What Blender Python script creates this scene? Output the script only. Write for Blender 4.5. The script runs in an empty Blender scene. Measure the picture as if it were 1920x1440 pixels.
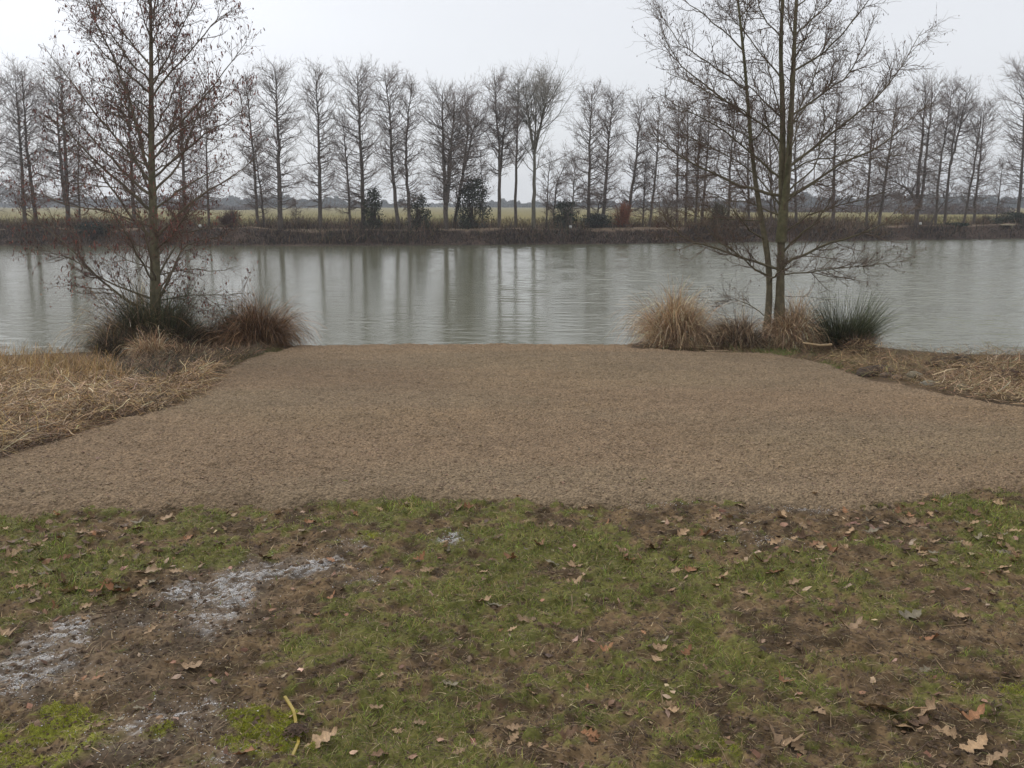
import bpy, math
import numpy as np
from math import radians as R_
rng = np.random.default_rng(7)
scene = bpy.context.scene
COL = scene.collection

# ---------------------------------------------------------------- camera, sky, sun, exposure
CAMZ = 1.62; F = 1768.0; TH = R_(10.7)
cam = bpy.data.cameras.new('camera'); camo = bpy.data.objects.new('camera', cam); COL.objects.link(camo)
camo.location = (0, 0, CAMZ); camo.rotation_euler = (R_(90) - TH, 0, 0)
cam.sensor_width = 36; cam.lens = 36 * F / 1920; cam.clip_end = 6000; cam.clip_start = 0.05
scene.camera = camo
scene.view_settings.view_transform = 'Standard'; scene.view_settings.look = 'None'
scene.view_settings.gamma = 1; scene.view_settings.exposure = 0.0
SUN_AZ = R_(-42); SUN_EL = R_(40)                       # behind the cloud, up to the left
sdir = (math.sin(SUN_AZ) * math.cos(SUN_EL), math.cos(SUN_AZ) * math.cos(SUN_EL), math.sin(SUN_EL))
w = bpy.data.worlds.new("World"); scene.world = w; w.use_nodes = True
nt = w.node_tree; nt.nodes.clear()
N = nt.nodes.new; L = nt.links.new
sky = N('ShaderNodeTexSky'); sky.sky_type = 'NISHITA'; sky.sun_disc = False
sky.sun_elevation = SUN_EL; sky.sun_rotation = SUN_AZ
tc = N('ShaderNodeTexCoord')
dot = N('ShaderNodeVectorMath'); dot.operation = 'DOT_PRODUCT'; dot.inputs[1].default_value = sdir
nrm = N('ShaderNodeVectorMath'); nrm.operation = 'NORMALIZE'
L(tc.outputs['Generated'], nrm.inputs[0]); L(nrm.outputs[0], dot.inputs[0])
cl = N('ShaderNodeMath'); cl.operation = 'MAXIMUM'; cl.inputs[1].default_value = 0; L(dot.outputs['Value'], cl.inputs[0])
pw = N('ShaderNodeMath'); pw.operation = 'POWER'; pw.inputs[1].default_value = 7; L(cl.outputs[0], pw.inputs[0])
mp = N('ShaderNodeMapping'); mp.inputs['Scale'].default_value = (1.2, 1.2, 3.0); L(nrm.outputs[0], mp.inputs['Vector'])
cn = N('ShaderNodeTexNoise'); cn.inputs['Scale'].default_value = 1.6; cn.inputs['Detail'].default_value = 3; L(mp.outputs[0], cn.inputs['Vector'])
cm = N('ShaderNodeMapRange'); cm.inputs['To Min'].default_value = 0.91; cm.inputs['To Max'].default_value = 1.09; L(cn.outputs['Fac'], cm.inputs['Value'])
gl = N('ShaderNodeMath'); gl.operation = 'MULTIPLY_ADD'; gl.inputs[1].default_value = 6.0; gl.inputs[2].default_value = 7.2; L(pw.outputs[0], gl.inputs[0])
gm = N('ShaderNodeMath'); gm.operation = 'MULTIPLY'; L(gl.outputs[0], gm.inputs[0]); L(cm.outputs[0], gm.inputs[1])
cc = N('ShaderNodeVectorMath'); cc.operation = 'SCALE'; cc.inputs[0].default_value = (0.972, 0.99, 1.032); L(gm.outputs[0], cc.inputs['Scale'])
mx = N('ShaderNodeMix'); mx.data_type = 'RGBA'; mx.inputs['Factor'].default_value = 0.93
L(sky.outputs[0], mx.inputs[6]); L(cc.outputs[0], mx.inputs[7])
bg = N('ShaderNodeBackground'); bg.inputs['Strength'].default_value = 0.122
L(mx.outputs[2], bg.inputs['Color'])
ow = N('ShaderNodeOutputWorld'); L(bg.outputs[0], ow.inputs[0])
sl = bpy.data.lights.new('sun', 'SUN'); sl.energy = 1.3; sl.angle = R_(22); sl.color = (1, 0.94, 0.85)
so = bpy.data.objects.new('sun', sl); COL.objects.link(so); so.location = (0, 0, 30)
so.rotation_euler = (R_(90) - SUN_EL, 0, math.pi - SUN_AZ)
# (a sun lamp shines along its -Z: this turns it to come from sdir)
import mathutils
so.rotation_euler = mathutils.Vector(sdir).to_track_quat('Z', 'Y').to_euler()

# ---------------------------------------------------------------- numpy helpers
def _h(ix, iy, s):
    h = (ix.astype(np.int64) * 374761393 + iy.astype(np.int64) * 668265263 + s * 974634777) & 0xFFFFFFFF
    h = ((h ^ (h >> 13)) * 1274126177) & 0xFFFFFFFF
    return ((h ^ (h >> 16)) & 0xFFFF) / 65535.0
def vn(x, y, s=0):
    x = np.asarray(x, float); y = np.asarray(y, float)
    ix = np.floor(x); iy = np.floor(y); fx = x - ix; fy = y - iy
    fx = fx * fx * (3 - 2 * fx); fy = fy * fy * (3 - 2 * fy)
    a = _h(ix, iy, s); b = _h(ix + 1, iy, s); c = _h(ix, iy + 1, s); d = _h(ix + 1, iy + 1, s)
    return (a + (b - a) * fx) * (1 - fy) + (c + (d - c) * fx) * fy
def fbm(x, y, s=0, o=4):
    t = 0; a = 0.5; n = 0
    for i in range(o):
        t = t + a * vn(x * 2 ** i + 17.3 * i, y * 2 ** i - 9.1 * i, s + i); n += a; a *= 0.5
    return t / n
def sst(a, b, x):
    t = np.clip((np.asarray(x, float) - a) / (b - a), 0, 1); return t * t * (3 - 2 * t)
def nz(v): return v / np.maximum(np.linalg.norm(v, axis=-1, keepdims=True), 1e-9)

WATER = -0.55
def near_shore(x):
    return np.interp(x, [-30, -7, -5.3, -4.9, -3.4, -3.1, 1.6, 1.9, 4.3, 4.9, 6.2, 9, 30],
                     [12.0, 12.4, 13.1, 14.0, 14.1, 13.4, 13.4, 14.0, 14.2, 13.8, 12.7, 12.55, 12.2])
def far_shore(x): return np.interp(x, [-80, -8, 6, 35, 90], [52.5, 52.9, 55.2, 64.7, 84]) + .7 * (fbm(np.asarray(x) * .35, np.asarray(x) * 0, 2, 3) - .5)
def zf(x, y):
    x = np.asarray(x, float); y = np.asarray(y, float)
    z = -0.36 * np.clip((y - 5) / 8, 0, 1) + 0.03 * (fbm(x * .5, y * .5, 3, 2) - .5)
    ns = near_shore(x)
    z = z - 1.3 * sst(ns - 0.15, ns + 1.3, y)
    d = y - far_shore(x)
    rise = np.interp(d, [-3, 0, 0.5, 1.7, 2.2, 3.2, 6, 12, 60, 500], [0, 1.11, 1.3, 1.93, 1.98, 1.96, 1.9, 1.86, 1.95, 2.55])
    rise = rise + np.where((d > .2) & (d < 3), .5 * sst(.2, 1, d) * (1 - sst(2, 3, d)) * (fbm(x * .6, d * .7, 7, 3) - .5), 0)
    return z + rise + np.where(d > 0, 0.1 * (fbm(x * .3, y * .12, 5, 3) - .5) * np.clip(d, 0, 1), 0)
def ray(px, py):
    u = (px - 960) / F; v = (720 - py) / F
    return np.array([u, math.cos(TH) + v * math.sin(TH), -math.sin(TH) + v * math.cos(TH)])
def P(px, py, Y):
    d = ray(px, py); t = Y / d[1]; return np.array([d[0] * t, Y, CAMZ + d[2] * t])
def G(px, py):
    d = ray(px, py); lo = 0.5; ts = np.linspace(0.8, 16, 900)
    h = CAMZ + d[2] * ts - zf(d[0] * ts, d[1] * ts)
    i = np.argmax(h < 0) if (h < 0).any() else len(ts) - 1
    t = ts[i]; return np.array([d[0] * t, d[1] * t])

class MB:
    def __init__(s): s.v = []; s.f = []; s.c = []; s.n = 0
    def add(s, v, f, c):
        v = np.asarray(v, np.float32).reshape(-1, 3); f = np.asarray(f, np.int64)
        c = np.broadcast_to(np.asarray(c, np.float32), (len(v), 3))
        s.v.append(v); s.c.append(c); s.f.append(f + s.n); s.n += len(v)
    def build(s, name, mat, parent=None, smooth=False):
        me = bpy.data.meshes.new(name)
        v = np.concatenate(s.v); c = np.concatenate(s.c)
        tot = np.concatenate([np.full(len(f), f.shape[1], np.int32) for f in s.f])
        li = np.concatenate([f.ravel() for f in s.f]).astype(np.int32)
        st = np.concatenate([[0], np.cumsum(tot)[:-1]]).astype(np.int32)
        me.vertices.add(len(v)); me.vertices.foreach_set('co', v.ravel())
        me.loops.add(len(li)); me.loops.foreach_set('vertex_index', li)
        me.polygons.add(len(tot)); me.polygons.foreach_set('loop_start', st)
        me.polygons.foreach_set('use_smooth', np.full(len(tot), smooth))
        me.update(calc_edges=True)
        a = me.attributes.new('Col', 'FLOAT_COLOR', 'POINT')
        a.data.foreach_set('color', np.hstack([c, np.ones((len(c), 1), np.float32)]).ravel())
        me.materials.append(mat)
        o = bpy.data.objects.new(name, me); COL.objects.link(o)
        if parent is not None:
            o.parent = parent; o.matrix_parent_inverse = parent.matrix_world.inverted() if False else mathutils.Matrix.Translation(-parent.location)
        return o
def tag(o, label=None, cat=None, group=None, kind=None):
    if label: o['label'] = label
    if cat: o['category'] = cat
    if group: o['group'] = group
    if kind: o['kind'] = kind
    return o
def empty(name, loc, label, cat, group=None):
    o = bpy.data.objects.new(name, None); o.empty_display_size = 0.1; COL.objects.link(o)
    o.location = [float(a) for a in loc]; return tag(o, label, cat, group)

def tubes(mb, Pt, Rd, s, col):
    """Pt (N,n,3), Rd (N,n), col (3,) or (N,3)"""
    Nn, n, _ = Pt.shape
    T = nz(np.gradient(Pt, axis=1))
    m = np.abs(T.mean(1)); ref = np.eye(3)[np.argmin(m, axis=1)][:, None, :]
    A = nz(np.cross(T, ref)); B = np.cross(T, A)
    an = np.arange(s) * 2 * math.pi / s
    V = Pt[:, :, None, :] + Rd[:, :, None, None] * (A[:, :, None, :] * np.cos(an)[None, None, :, None] + B[:, :, None, :] * np.sin(an)[None, None, :, None])
    i = np.arange(Nn)[:, None, None] * n * s; j = np.arange(n - 1)[None, :, None] * s; k = np.arange(s)[None, None, :]; k2 = (k + 1) % s
    f = np.stack([i + j + k, i + j + k2, i + j + s + k2, i + j + s + k], -1).reshape(-1, 4)
    c = np.asarray(col, float)
    if c.ndim == 2: c = np.repeat(c, n * s, 0)
    mb.add(V.reshape(-1, 3), f, c)
def ribbons(mb, Pt, Wd, col, side=None):
    Nn, n, _ = Pt.shape
    if side is None:
        a = rng.uniform(0, 2 * math.pi, Nn); side = np.stack([np.cos(a), np.sin(a), rng.normal(0, .25, Nn)], -1)
    side = nz(side)[:, None, :] * Wd[:, :, None] * 0.5
    V = np.stack([Pt - side, Pt + side], 2)
    i = np.arange(Nn)[:, None] * n * 2; j = np.arange(n - 1)[None, :] * 2
    f = np.stack([i + j, i + j + 1, i + j + 3, i + j + 2], -1).reshape(-1, 4)
    c = np.asarray(col, float)
    if c.ndim == 2: c = np.repeat(c, n * 2, 0)
    mb.add(V.reshape(-1, 3), f, c)
def at(Pt, idx, t):
    n = Pt.shape[1]; x = t * (n - 1); i = np.minimum(np.floor(x).astype(int), n - 2); fr = (x - i)
    if Pt.ndim == 3: fr = fr[:, None]
    return Pt[idx, i] * (1 - fr) + Pt[idx, i + 1] * fr, (Pt[idx, i + 1] - Pt[idx, i])
def grow(Pt, Rd, idx, t, ang, length, n, up=0.0, wand=0.12, rmax=0.6, r0=None, rtip=0.0015, grav=None):
    o, tg = at(Pt, idx, t); tg = nz(tg); pr, _ = at(Rd, idx, t); M = len(idx)
    q = rng.normal(size=(M, 3)); q = nz(q - (q * tg).sum(1, keepdims=True) * tg)
    a = ang[:, None] if np.ndim(ang) else ang
    d = nz(np.cos(a) * tg + np.sin(a) * q)
    r = np.minimum(pr * rmax, r0 if r0 is not None else 9)
    pts = [o]; seg = (length / (n - 1))[:, None]; cur = o
    for i in range(n - 1):
        cur = cur + d * seg; pts.append(cur)
        d = nz(d + np.array([0, 0, 1.0]) * (up if not np.ndim(up) else up[:, None]) + rng.normal(0, wand, (M, 3)))
    Pn = np.stack(pts, 1); Rn = r[:, None] * (1 - np.linspace(0, 1, n)[None] ** 1.1) + rtip
    return Pn, Rn
def resample(pl, n):
    pl = np.asarray(pl, float); s = np.concatenate([[0], np.cumsum(np.linalg.norm(np.diff(pl, axis=0), axis=1))])
    # catmull-rom like smoothing by dense linear + box blur
    d = np.linspace(0, s[-1], n * 6); q = np.stack([np.interp(d, s, pl[:, k]) for k in range(3)], 1)
    k = max(3, n // 2 * 2 + 1); pad = np.concatenate([np.repeat(q[:1], k // 2, 0), q, np.repeat(q[-1:], k // 2, 0)])
    q2 = np.stack([np.convolve(pad[:, i], np.ones(k) / k, 'valid') for i in range(3)], 1)
    q2[0] = q[0]; q2[-1] = q[-1]
    return q2[np.linspace(0, len(q2) - 1, n).astype(int)]

# ---------------------------------------------------------------- materials
def newmat(name):
    m = bpy.data.materials.new(name); m.use_nodes = True; n = m.node_tree; b = n.nodes['Principled BSDF']; return m, n, b
def vmat(name, rough=0.85, scale=30, amt=0.35, bump=0.0, spec=0.3, rand=0.0, dist=0.01, trans=0.0, vor=0):
    m, n, b = newmat(name)
    at_ = n.nodes.new('ShaderNodeAttribute'); at_.attribute_name = 'Col'
    tcn = n.nodes.new('ShaderNodeTexCoord')
    no = n.nodes.new('ShaderNodeTexNoise'); no.inputs['Scale'].default_value = scale; no.inputs['Detail'].default_value = 5
    n.links.new(tcn.outputs['Object'], no.inputs['Vector'])
    mr = n.nodes.new('ShaderNodeMapRange'); mr.inputs['From Min'].default_value = .25; mr.inputs['From Max'].default_value = .75
    mr.inputs['To Min'].default_value = 1 - amt; mr.inputs['To Max'].default_value = 1 + amt
    n.links.new(no.outputs['Fac'], mr.inputs['Value'])
    sc = n.nodes.new('ShaderNodeVectorMath'); sc.operation = 'SCALE'
    n.links.new(at_.outputs['Color'], sc.inputs[0]); n.links.new(mr.outputs[0], sc.inputs['Scale'])
    src = sc.outputs[0]
    if vor:
        vo = n.nodes.new('ShaderNodeTexVoronoi'); vo.inputs['Scale'].default_value = vor
        n.links.new(tcn.outputs['Object'], vo.inputs['Vector'])
        sp = n.nodes.new('ShaderNodeSeparateColor'); n.links.new(vo.outputs['Color'], sp.inputs[0])
        m2 = n.nodes.new('ShaderNodeMapRange'); m2.inputs['To Min'].default_value = .72; m2.inputs['To Max'].default_value = 1.3
        n.links.new(sp.outputs[0], m2.inputs['Value'])
        s2 = n.nodes.new('ShaderNodeVectorMath'); s2.operation = 'SCALE'; n.links.new(src, s2.inputs[0]); n.links.new(m2.outputs[0], s2.inputs['Scale']); src = s2.outputs[0]
    if rand:
        oi = n.nodes.new('ShaderNodeObjectInfo'); m3 = n.nodes.new('ShaderNodeMapRange'); m3.inputs['To Min'].default_value = 1 - rand; m3.inputs['To Max'].default_value = 1 + rand
        n.links.new(oi.outputs['Random'], m3.inputs['Value'])
        s3 = n.nodes.new('ShaderNodeVectorMath'); s3.operation = 'SCALE'; n.links.new(src, s3.inputs[0]); n.links.new(m3.outputs[0], s3.inputs['Scale']); src = s3.outputs[0]
    n.links.new(src, b.inputs['Base Color'])
    b.inputs['Roughness'].default_value = rough; b.inputs['Specular IOR Level'].default_value = spec
    if trans: pass
    if bump:
        bm = n.nodes.new('ShaderNodeBump'); bm.inputs['Strength'].default_value = bump; bm.inputs['Distance'].default_value = dist
        if vor:
            ad = n.nodes.new('ShaderNodeMath'); ad.operation = 'SUBTRACT'
            n.links.new(no.outputs['Fac'], ad.inputs[0]); n.links.new(vo.outputs['Distance'], ad.inputs[1]); n.links.new(ad.outputs[0], bm.inputs['Height'])
        else: n.links.new(no.outputs['Fac'], bm.inputs['Height'])
        n.links.new(bm.outputs[0], b.inputs['Normal'])
    return m
M_soil = vmat('soil', .92, 60, .4, .7, .2, dist=.006)
M_land = vmat('land', .95, 6, .3, .4, .15, dist=.05)
M_gravel = vmat('crushed_gravel', .9, 55, .28, 1.0, .2, dist=.012, vor=70)
M_stone = vmat('stone', .85, 40, .3, .4, .3, dist=.003)
M_grass = vmat('grass_blade', .6, 8, .25, 0, .25)
M_straw = vmat('straw', .7, 20, .25, 0, .25)
M_bark = vmat('alder_bark', .85, 18, .35, .6, .2, dist=.01)
M_twig = vmat('twig', .85, 6, .2, 0, .2)
M_catkin = vmat('catkin', .8, 15, .3, 0, .2)
M_leaf = vmat('dry_oak_leaf', .62, 45, .3, .3, .3, rand=.28, dist=.002)
M_ivy = vmat('ivy_leaf', .5, 4, .3, 0, .35)
M_plastic = vmat('yellow_plastic', .45, 30, .2, .2, .4, dist=.002)
M_white = vmat('pale_paint', .6, 12, .12, 0, .3)

# water: murky lake, ripples as bump
mw, n, b = newmat('lake_water')
b.inputs['Base Color'].default_value = (0.13, 0.13, 0.082, 1); b.inputs['Roughness'].default_value = 0.12; b.inputs['IOR'].default_value = 1.33; b.inputs['Specular IOR Level'].default_value = 0.42; b.inputs['Specular Tint'].default_value = (.96, .98, .91, 1)
g_ = n.nodes.new('ShaderNodeNewGeometry')
def wn(sc, rot, scale, det, rough=.5):
    mp_ = n.nodes.new('ShaderNodeMapping'); mp_.inputs['Scale'].default_value = sc; mp_.inputs['Rotation'].default_value = (0, 0, rot)
    n.links.new(g_.outputs['Position'], mp_.inputs['Vector'])
    t = n.nodes.new('ShaderNodeTexNoise'); t.inputs['Scale'].default_value = scale; t.inputs['Detail'].default_value = det; t.inputs['Roughness'].default_value = rough
    n.links.new(mp_.outputs[0], t.inputs['Vector']); return t.outputs['Fac']
def mth(op, a, b_=None, c_=None):
    t = n.nodes.new('ShaderNodeMath'); t.operation = op
    for i, q in enumerate((a, b_, c_)):
        if q is None: continue
        if isinstance(q, (int, float)): t.inputs[i].default_value = q
        else: n.links.new(q, t.inputs[i])
    return t.outputs[0]
r1 = wn((.55, 2.1, 1), .18, 2.2, 3); r2 = wn((.7, 1.5, 1), -.25, 9, 3, .6); r3 = wn((.12, .05, 1), .3, 1, 2)
sepx = n.nodes.new('ShaderNodeSeparateXYZ'); n.links.new(g_.outputs['Position'], sepx.inputs[0])
wind = n.nodes.new('ShaderNodeMapRange'); wind.inputs['From Min'].default_value = 0.5; wind.inputs['From Max'].default_value = 8; wind.inputs['To Min'].default_value = .35; wind.inputs['To Max'].default_value = 1.6
n.links.new(sepx.outputs[0], wind.inputs['Value'])
hs = mth('MULTIPLY', mth('MULTIPLY_ADD', r1, 1.0, mth('MULTIPLY', r2, .38)), mth('MULTIPLY', wind.outputs[0], mth('MULTIPLY_ADD', r3, 1.0, .5)))
bm = n.nodes.new('ShaderNodeBump'); bm.inputs['Strength'].default_value = 1.0; bm.inputs['Distance'].default_value = 0.02
n.links.new(hs, bm.inputs['Height']); n.links.new(bm.outputs[0], b.inputs['Normal'])

# ---------------------------------------------------------------- patches traced on the lawn: (px, py, rx, ry, weight) -> world
def blobs(lst):
    out = []
    for px, py, rx, ry, wt in lst:
        c = G(px, py); e = G(px + rx, py); f2 = G(px, max(py - ry, 700)); f3 = G(px, py + ry)
        out.append((c[0], c[1], abs(e[0] - c[0]) + .02, abs(f2[1] - f3[1]) / 2 + .02, wt))
    return out
def field(bl, x, y):
    s = np.zeros(np.shape(x))
    for cx, cy, rx, ry, wt in bl: s = s + wt * np.exp(-(((x - cx) / rx) ** 2 + ((y - cy) / ry) ** 2))
    return s
B_white = blobs([(520,1058,75,13,1),(450,1075,60,12,.9),(400,1108,60,18,1),(420,1130,45,18,1.1),(400,1165,50,28,1.1),(440,1100,60,15,.7),(320,1108,25,10,.8),
 (135,1172,35,18,.9),(85,1212,50,25,1.1),(60,1260,70,22,1.0),(15,1290,60,16,1),(250,1165,70,30,.35),(200,1260,110,40,.35),(330,1330,80,30,.45),(250,1390,110,36,.55),(380,1350,50,18,.4),(430,1430,60,20,.5),
 (850,1010,16,6,.9),(590,1068,50,8,.9),(660,1025,30,7,.7),(690,1090,45,16,.4),(1440,958,80,7,.4),(1530,960,35,6,.8),(1375,1000,45,9,.3),(1450,1020,25,6,.5),(1230,952,40,4,.4)])
B_moss = blobs([(60,1385,130,45,1.8),(20,1425,90,40,1),(480,1365,45,28,1.1),(320,1372,35,16,.9),(430,1335,50,16,.8),(560,1360,40,20,.5),(500,1400,70,25,.5),(1340,1425,60,18,.9),(1900,1290,50,12,.9),(1760,1280,50,10,.5),(700,1012,30,8,.8),(1360,1380,40,14,.5),(620,1410,60,30,.4),(140,1340,70,14,.6)])
B_green = blobs([(720,950,110,13,1),(800,965,60,15,.9),(1850,965,70,30,1.2),(1900,1020,60,40,.8),(1000,1020,120,28,.9),(900,1000,70,18,.5),(40,985,60,18,1),(60,1040,80,30,1),(120,1075,80,30,.9),(250,1050,90,18,.5),(380,1045,60,22,.9),(290,998,40,8,.9),
 (60,1130,80,30,.6),(160,1100,80,30,.6),(1120,1050,100,25,.6),(1400,1080,170,30,.8),(1100,1120,120,30,.7),(1600,1100,80,20,.6),(700,1340,140,70,.7),(560,1190,50,30,.4),(1380,1270,90,50,.8),(950,1170,130,35,.6),(850,1110,100,25,.7),
 (1230,960,120,8,.25),(1500,1250,90,35,.5),(1850,1060,80,20,.5),(1880,1330,60,40,.4),(750,1200,120,30,.5),(820,1420,120,40,.6),(1280,1370,70,30,.5),(640,1100,40,20,.4),(1150,1300,90,40,.4),(1750,1140,90,25,.4)])
B_bare = blobs([(250,1190,190,75,1),(480,1100,170,40,.9),(640,1075,90,25,.7),(1320,985,260,22,1),(1550,975,150,25,.9),(1480,1190,150,22,.8),(1750,1200,120,30,.7),(1790,1120,120,20,.6),(200,1290,200,50,.9),(330,1380,180,50,.8),(1700,1400,160,40,.8),
 (1230,1160,80,20,.5),(780,1280,70,35,.7),(1300,1330,130,30,.6),(1500,1380,90,40,.5),(1050,1400,60,30,.3),(600,960,140,8,.5),(1640,1290,70,25,.5)])

# ---------------------------------------------------------------- ground sheet
def grid(xs, ys):
    X, Y = np.meshgrid(xs, ys); nx = len(xs); ny = len(ys)
    i = np.arange(ny - 1)[:, None] * nx + np.arange(nx - 1)[None, :]
    return X.ravel(), Y.ravel(), np.stack([i, i + 1, i + 1 + nx, i + nx], -1).reshape(-1, 4)
def lawn_masks(x, y):
    wx = x + .10 * (fbm(x * 5, y * 5, 91, 3) - .5); wy = y + .16 * (fbm(x * 5, y * 5, 92, 3) - .5)
    white = field(B_white, wx, wy); moss = field(B_moss, wx, wy); bare = field(B_bare, wx, wy)
    green = .53 + field(B_green, wx, wy) - .8 * bare - .9 * white
    n1 = fbm(x * 5, y * 5, 11, 4); n2 = fbm(x * 21, y * 21, 15, 3)
    g = sst(.38, .85, green * .75 + (n1 - .5) * 1.5 + (n2 - .5) * 1.9 + .12)
    wmask = sst(.35, .75, white * .9 + (fbm(x * 9, y * 9, 21, 4) - .5) * 1.1) 
    wmask = wmask * sst(.46, .62, fbm(x * 50, y * 65, 25, 2) + .05 * white) * sst(.38, .55, fbm(x * 9, y * 20, 27, 3))
    mm = sst(.45, .95, moss + (fbm(x * 8, y * 8, 31, 4) - .5) * 1.5) * sst(.35, .55, fbm(x * 22, y * 22, 33, 3))
    return g, wmask, mm
D1 = np.array([.175, .115, .06]); D2 = np.array([.062, .041, .021]); GR = np.array([.12, .13, .026]); MO = np.array([.25, .27, .03]); WH = np.array([.42, .40, .38])
DG = np.array([.20, .165, .135])
def lawn_col(x, y):
    g, wm, mm = lawn_masks(x, y)
    d = fbm(x * 12, y * 12, 41, 4)[:, None]; c = D2 + (D1 - D2) * sst(.3, .7, d)
    c = c + (np.array([.13, .085, .045]) - c) * (.6 * sst(.5, .8, fbm(x * 4, y * 4, 43, 3)))[:, None]
    wl = np.clip(field(B_white, x, y) * .8, 0, .75)[:, None]; c = c + (DG - c) * wl * .7
    c = c + (GR * (.75 + .5 * d) - c) * (g * .7)[:, None]
    c = c + (MO * (.6 + .6 * d) - c) * (mm * .75)[:, None]
    return c + (WH - c) * (wm * .6)[:, None]
def land_col(x, y):
    d = y - far_shore(x); c = lawn_col(x, y) * 1.0
    mudn = fbm(x * 2, y * 2, 51, 4)[:, None]
    mud = np.array([.05, .038, .028]) * (.6 + .8 * mudn)
    c = np.where((y > 5.2)[:, None], c * 0 + np.array([.11, .075, .045]) * (.6 + .8 * mudn), c)
    c = np.where(((y > near_shore(x) - .3) & (d < 8))[:, None], mud, c)
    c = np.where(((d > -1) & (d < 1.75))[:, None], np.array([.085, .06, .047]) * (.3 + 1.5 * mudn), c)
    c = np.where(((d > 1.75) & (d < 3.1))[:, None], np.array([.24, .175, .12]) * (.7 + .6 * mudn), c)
    f1 = fbm(x * .11, y * .05, 61, 4)[:, None]
    fl = np.array([.12, .125, .033]) * (1 - f1) + np.array([.25, .19, .07]) * f1
    far = sst(60, 240, y)[:, None]; fl = fl * (1 - far) + np.array([.19, .16, .06]) * far
    return np.where((d >= 3.1)[:, None], fl, c)
xs = np.unique(np.concatenate([np.linspace(-620, -60, 25), np.linspace(-60, -8, 60), np.linspace(-8, 10, 150), np.linspace(10, 75, 75), np.linspace(75, 620, 25)]))
ys = np.unique(np.concatenate([np.linspace(-12, 0, 12), np.linspace(0, 15.5, 160), np.linspace(15.5, 49, 15), np.linspace(49, 92, 190), np.linspace(92, 160, 35), np.linspace(160, 800, 30)]))
x, y, f = grid(xs, ys); z = zf(x, y)
inl = (y < 5.4) & (np.abs(x) < 5.0) & (y > .5); z = np.where(inl, z - .05, z)
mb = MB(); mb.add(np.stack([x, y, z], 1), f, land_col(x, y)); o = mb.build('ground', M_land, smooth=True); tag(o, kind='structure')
# lawn: the trampled turf at the photographer's feet, finely modelled
def lawn_z(x, y):
    g, wm, mm = lawn_masks(x, y)
    return zf(x, y) + .04 * (fbm(x * 2.2, y * 2.2, 71, 4) - .5) + .045 * (fbm(x * 11, y * 11, 75, 3) - .5) + .032 * (fbm(x * 34, y * 34, 79, 2) - .5) * (1 - .5 * wm) + .006 * g + .008 * mm
x, y, f = grid(np.arange(-5.2, 5.21, .0125), np.arange(.4, 5.6, .0125))
z = lawn_z(x, y); ed = np.minimum(5.2 - np.abs(x), np.minimum(y - .4, 5.6 - y)); z = z - .06 * (1 - sst(0, .15, ed))
mb = MB(); mb.add(np.stack([x, y, z], 1), f, lawn_col(x, y)); o = mb.build('lawn_soil', M_soil, smooth=True); tag(o, kind='structure')

# water
def waves(x, y):
    r2 = np.random.default_rng(5); h = 0 * x
    wnd = .28 + .92 * sst(0, 9, x + .25 * (y - 14)) + .5 * (fbm(x * .25, y * .16, 401, 3) - .4)
    for i in range(34):
        lam = .14 * (5.5 ** r2.random()); th = r2.normal(.12, .38); kx, ky = math.sin(th), math.cos(th); sl = .0165 * (1.3 if lam < .3 else 1)
        h = h + sl * lam / 6.283 * np.sin((x * kx + y * ky) * 6.283 / lam + r2.uniform(0, 6.28) + 2.2 * vn(x * .6, y * .6, 410 + i))
    return h * np.clip(wnd, .2, 1.8)
mb = MB()
for xa, ya in [(np.arange(-12, 13.01, .06), np.concatenate([np.arange(12.4, 20, .03), [20.0]])), (np.arange(-20, 21.01, .12), np.concatenate([np.arange(20, 34, .05), [34.0]])), (np.arange(-45, 50.01, .3), np.concatenate([np.arange(34, 66, .09), [66.0]]))]:
    x, y, f = grid(xa, ya); lo, hi = ya[0], ya[-1]; fade = sst(0, 1.0, np.minimum(np.minimum(x - xa[0], xa[-1] - x), hi - y)) * (sst(0, 1, y - lo) if lo > 13 else 1)
    mb.add(np.stack([x, y, WATER + waves(x, y) * fade], 1), f, (.1, .1, .1))
for x0, x1, y0, y1 in [(-620, -12, 12.4, 20), (13.02, 620, 12.4, 20), (-620, -20, 20, 34), (21.04, 620, 20, 34), (-620, -45, 34, 66), (50.1, 620, 34, 66), (-620, 620, 66, 120)]:
    mb.add([[x0, y0, WATER], [x1, y0, WATER], [x1, y1, WATER], [x0, y1, WATER]], np.array([[0, 1, 2, 3]]), (.1, .1, .1))
o = mb.build('lake_water', mw, smooth=True); tag(o, kind='structure')

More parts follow.
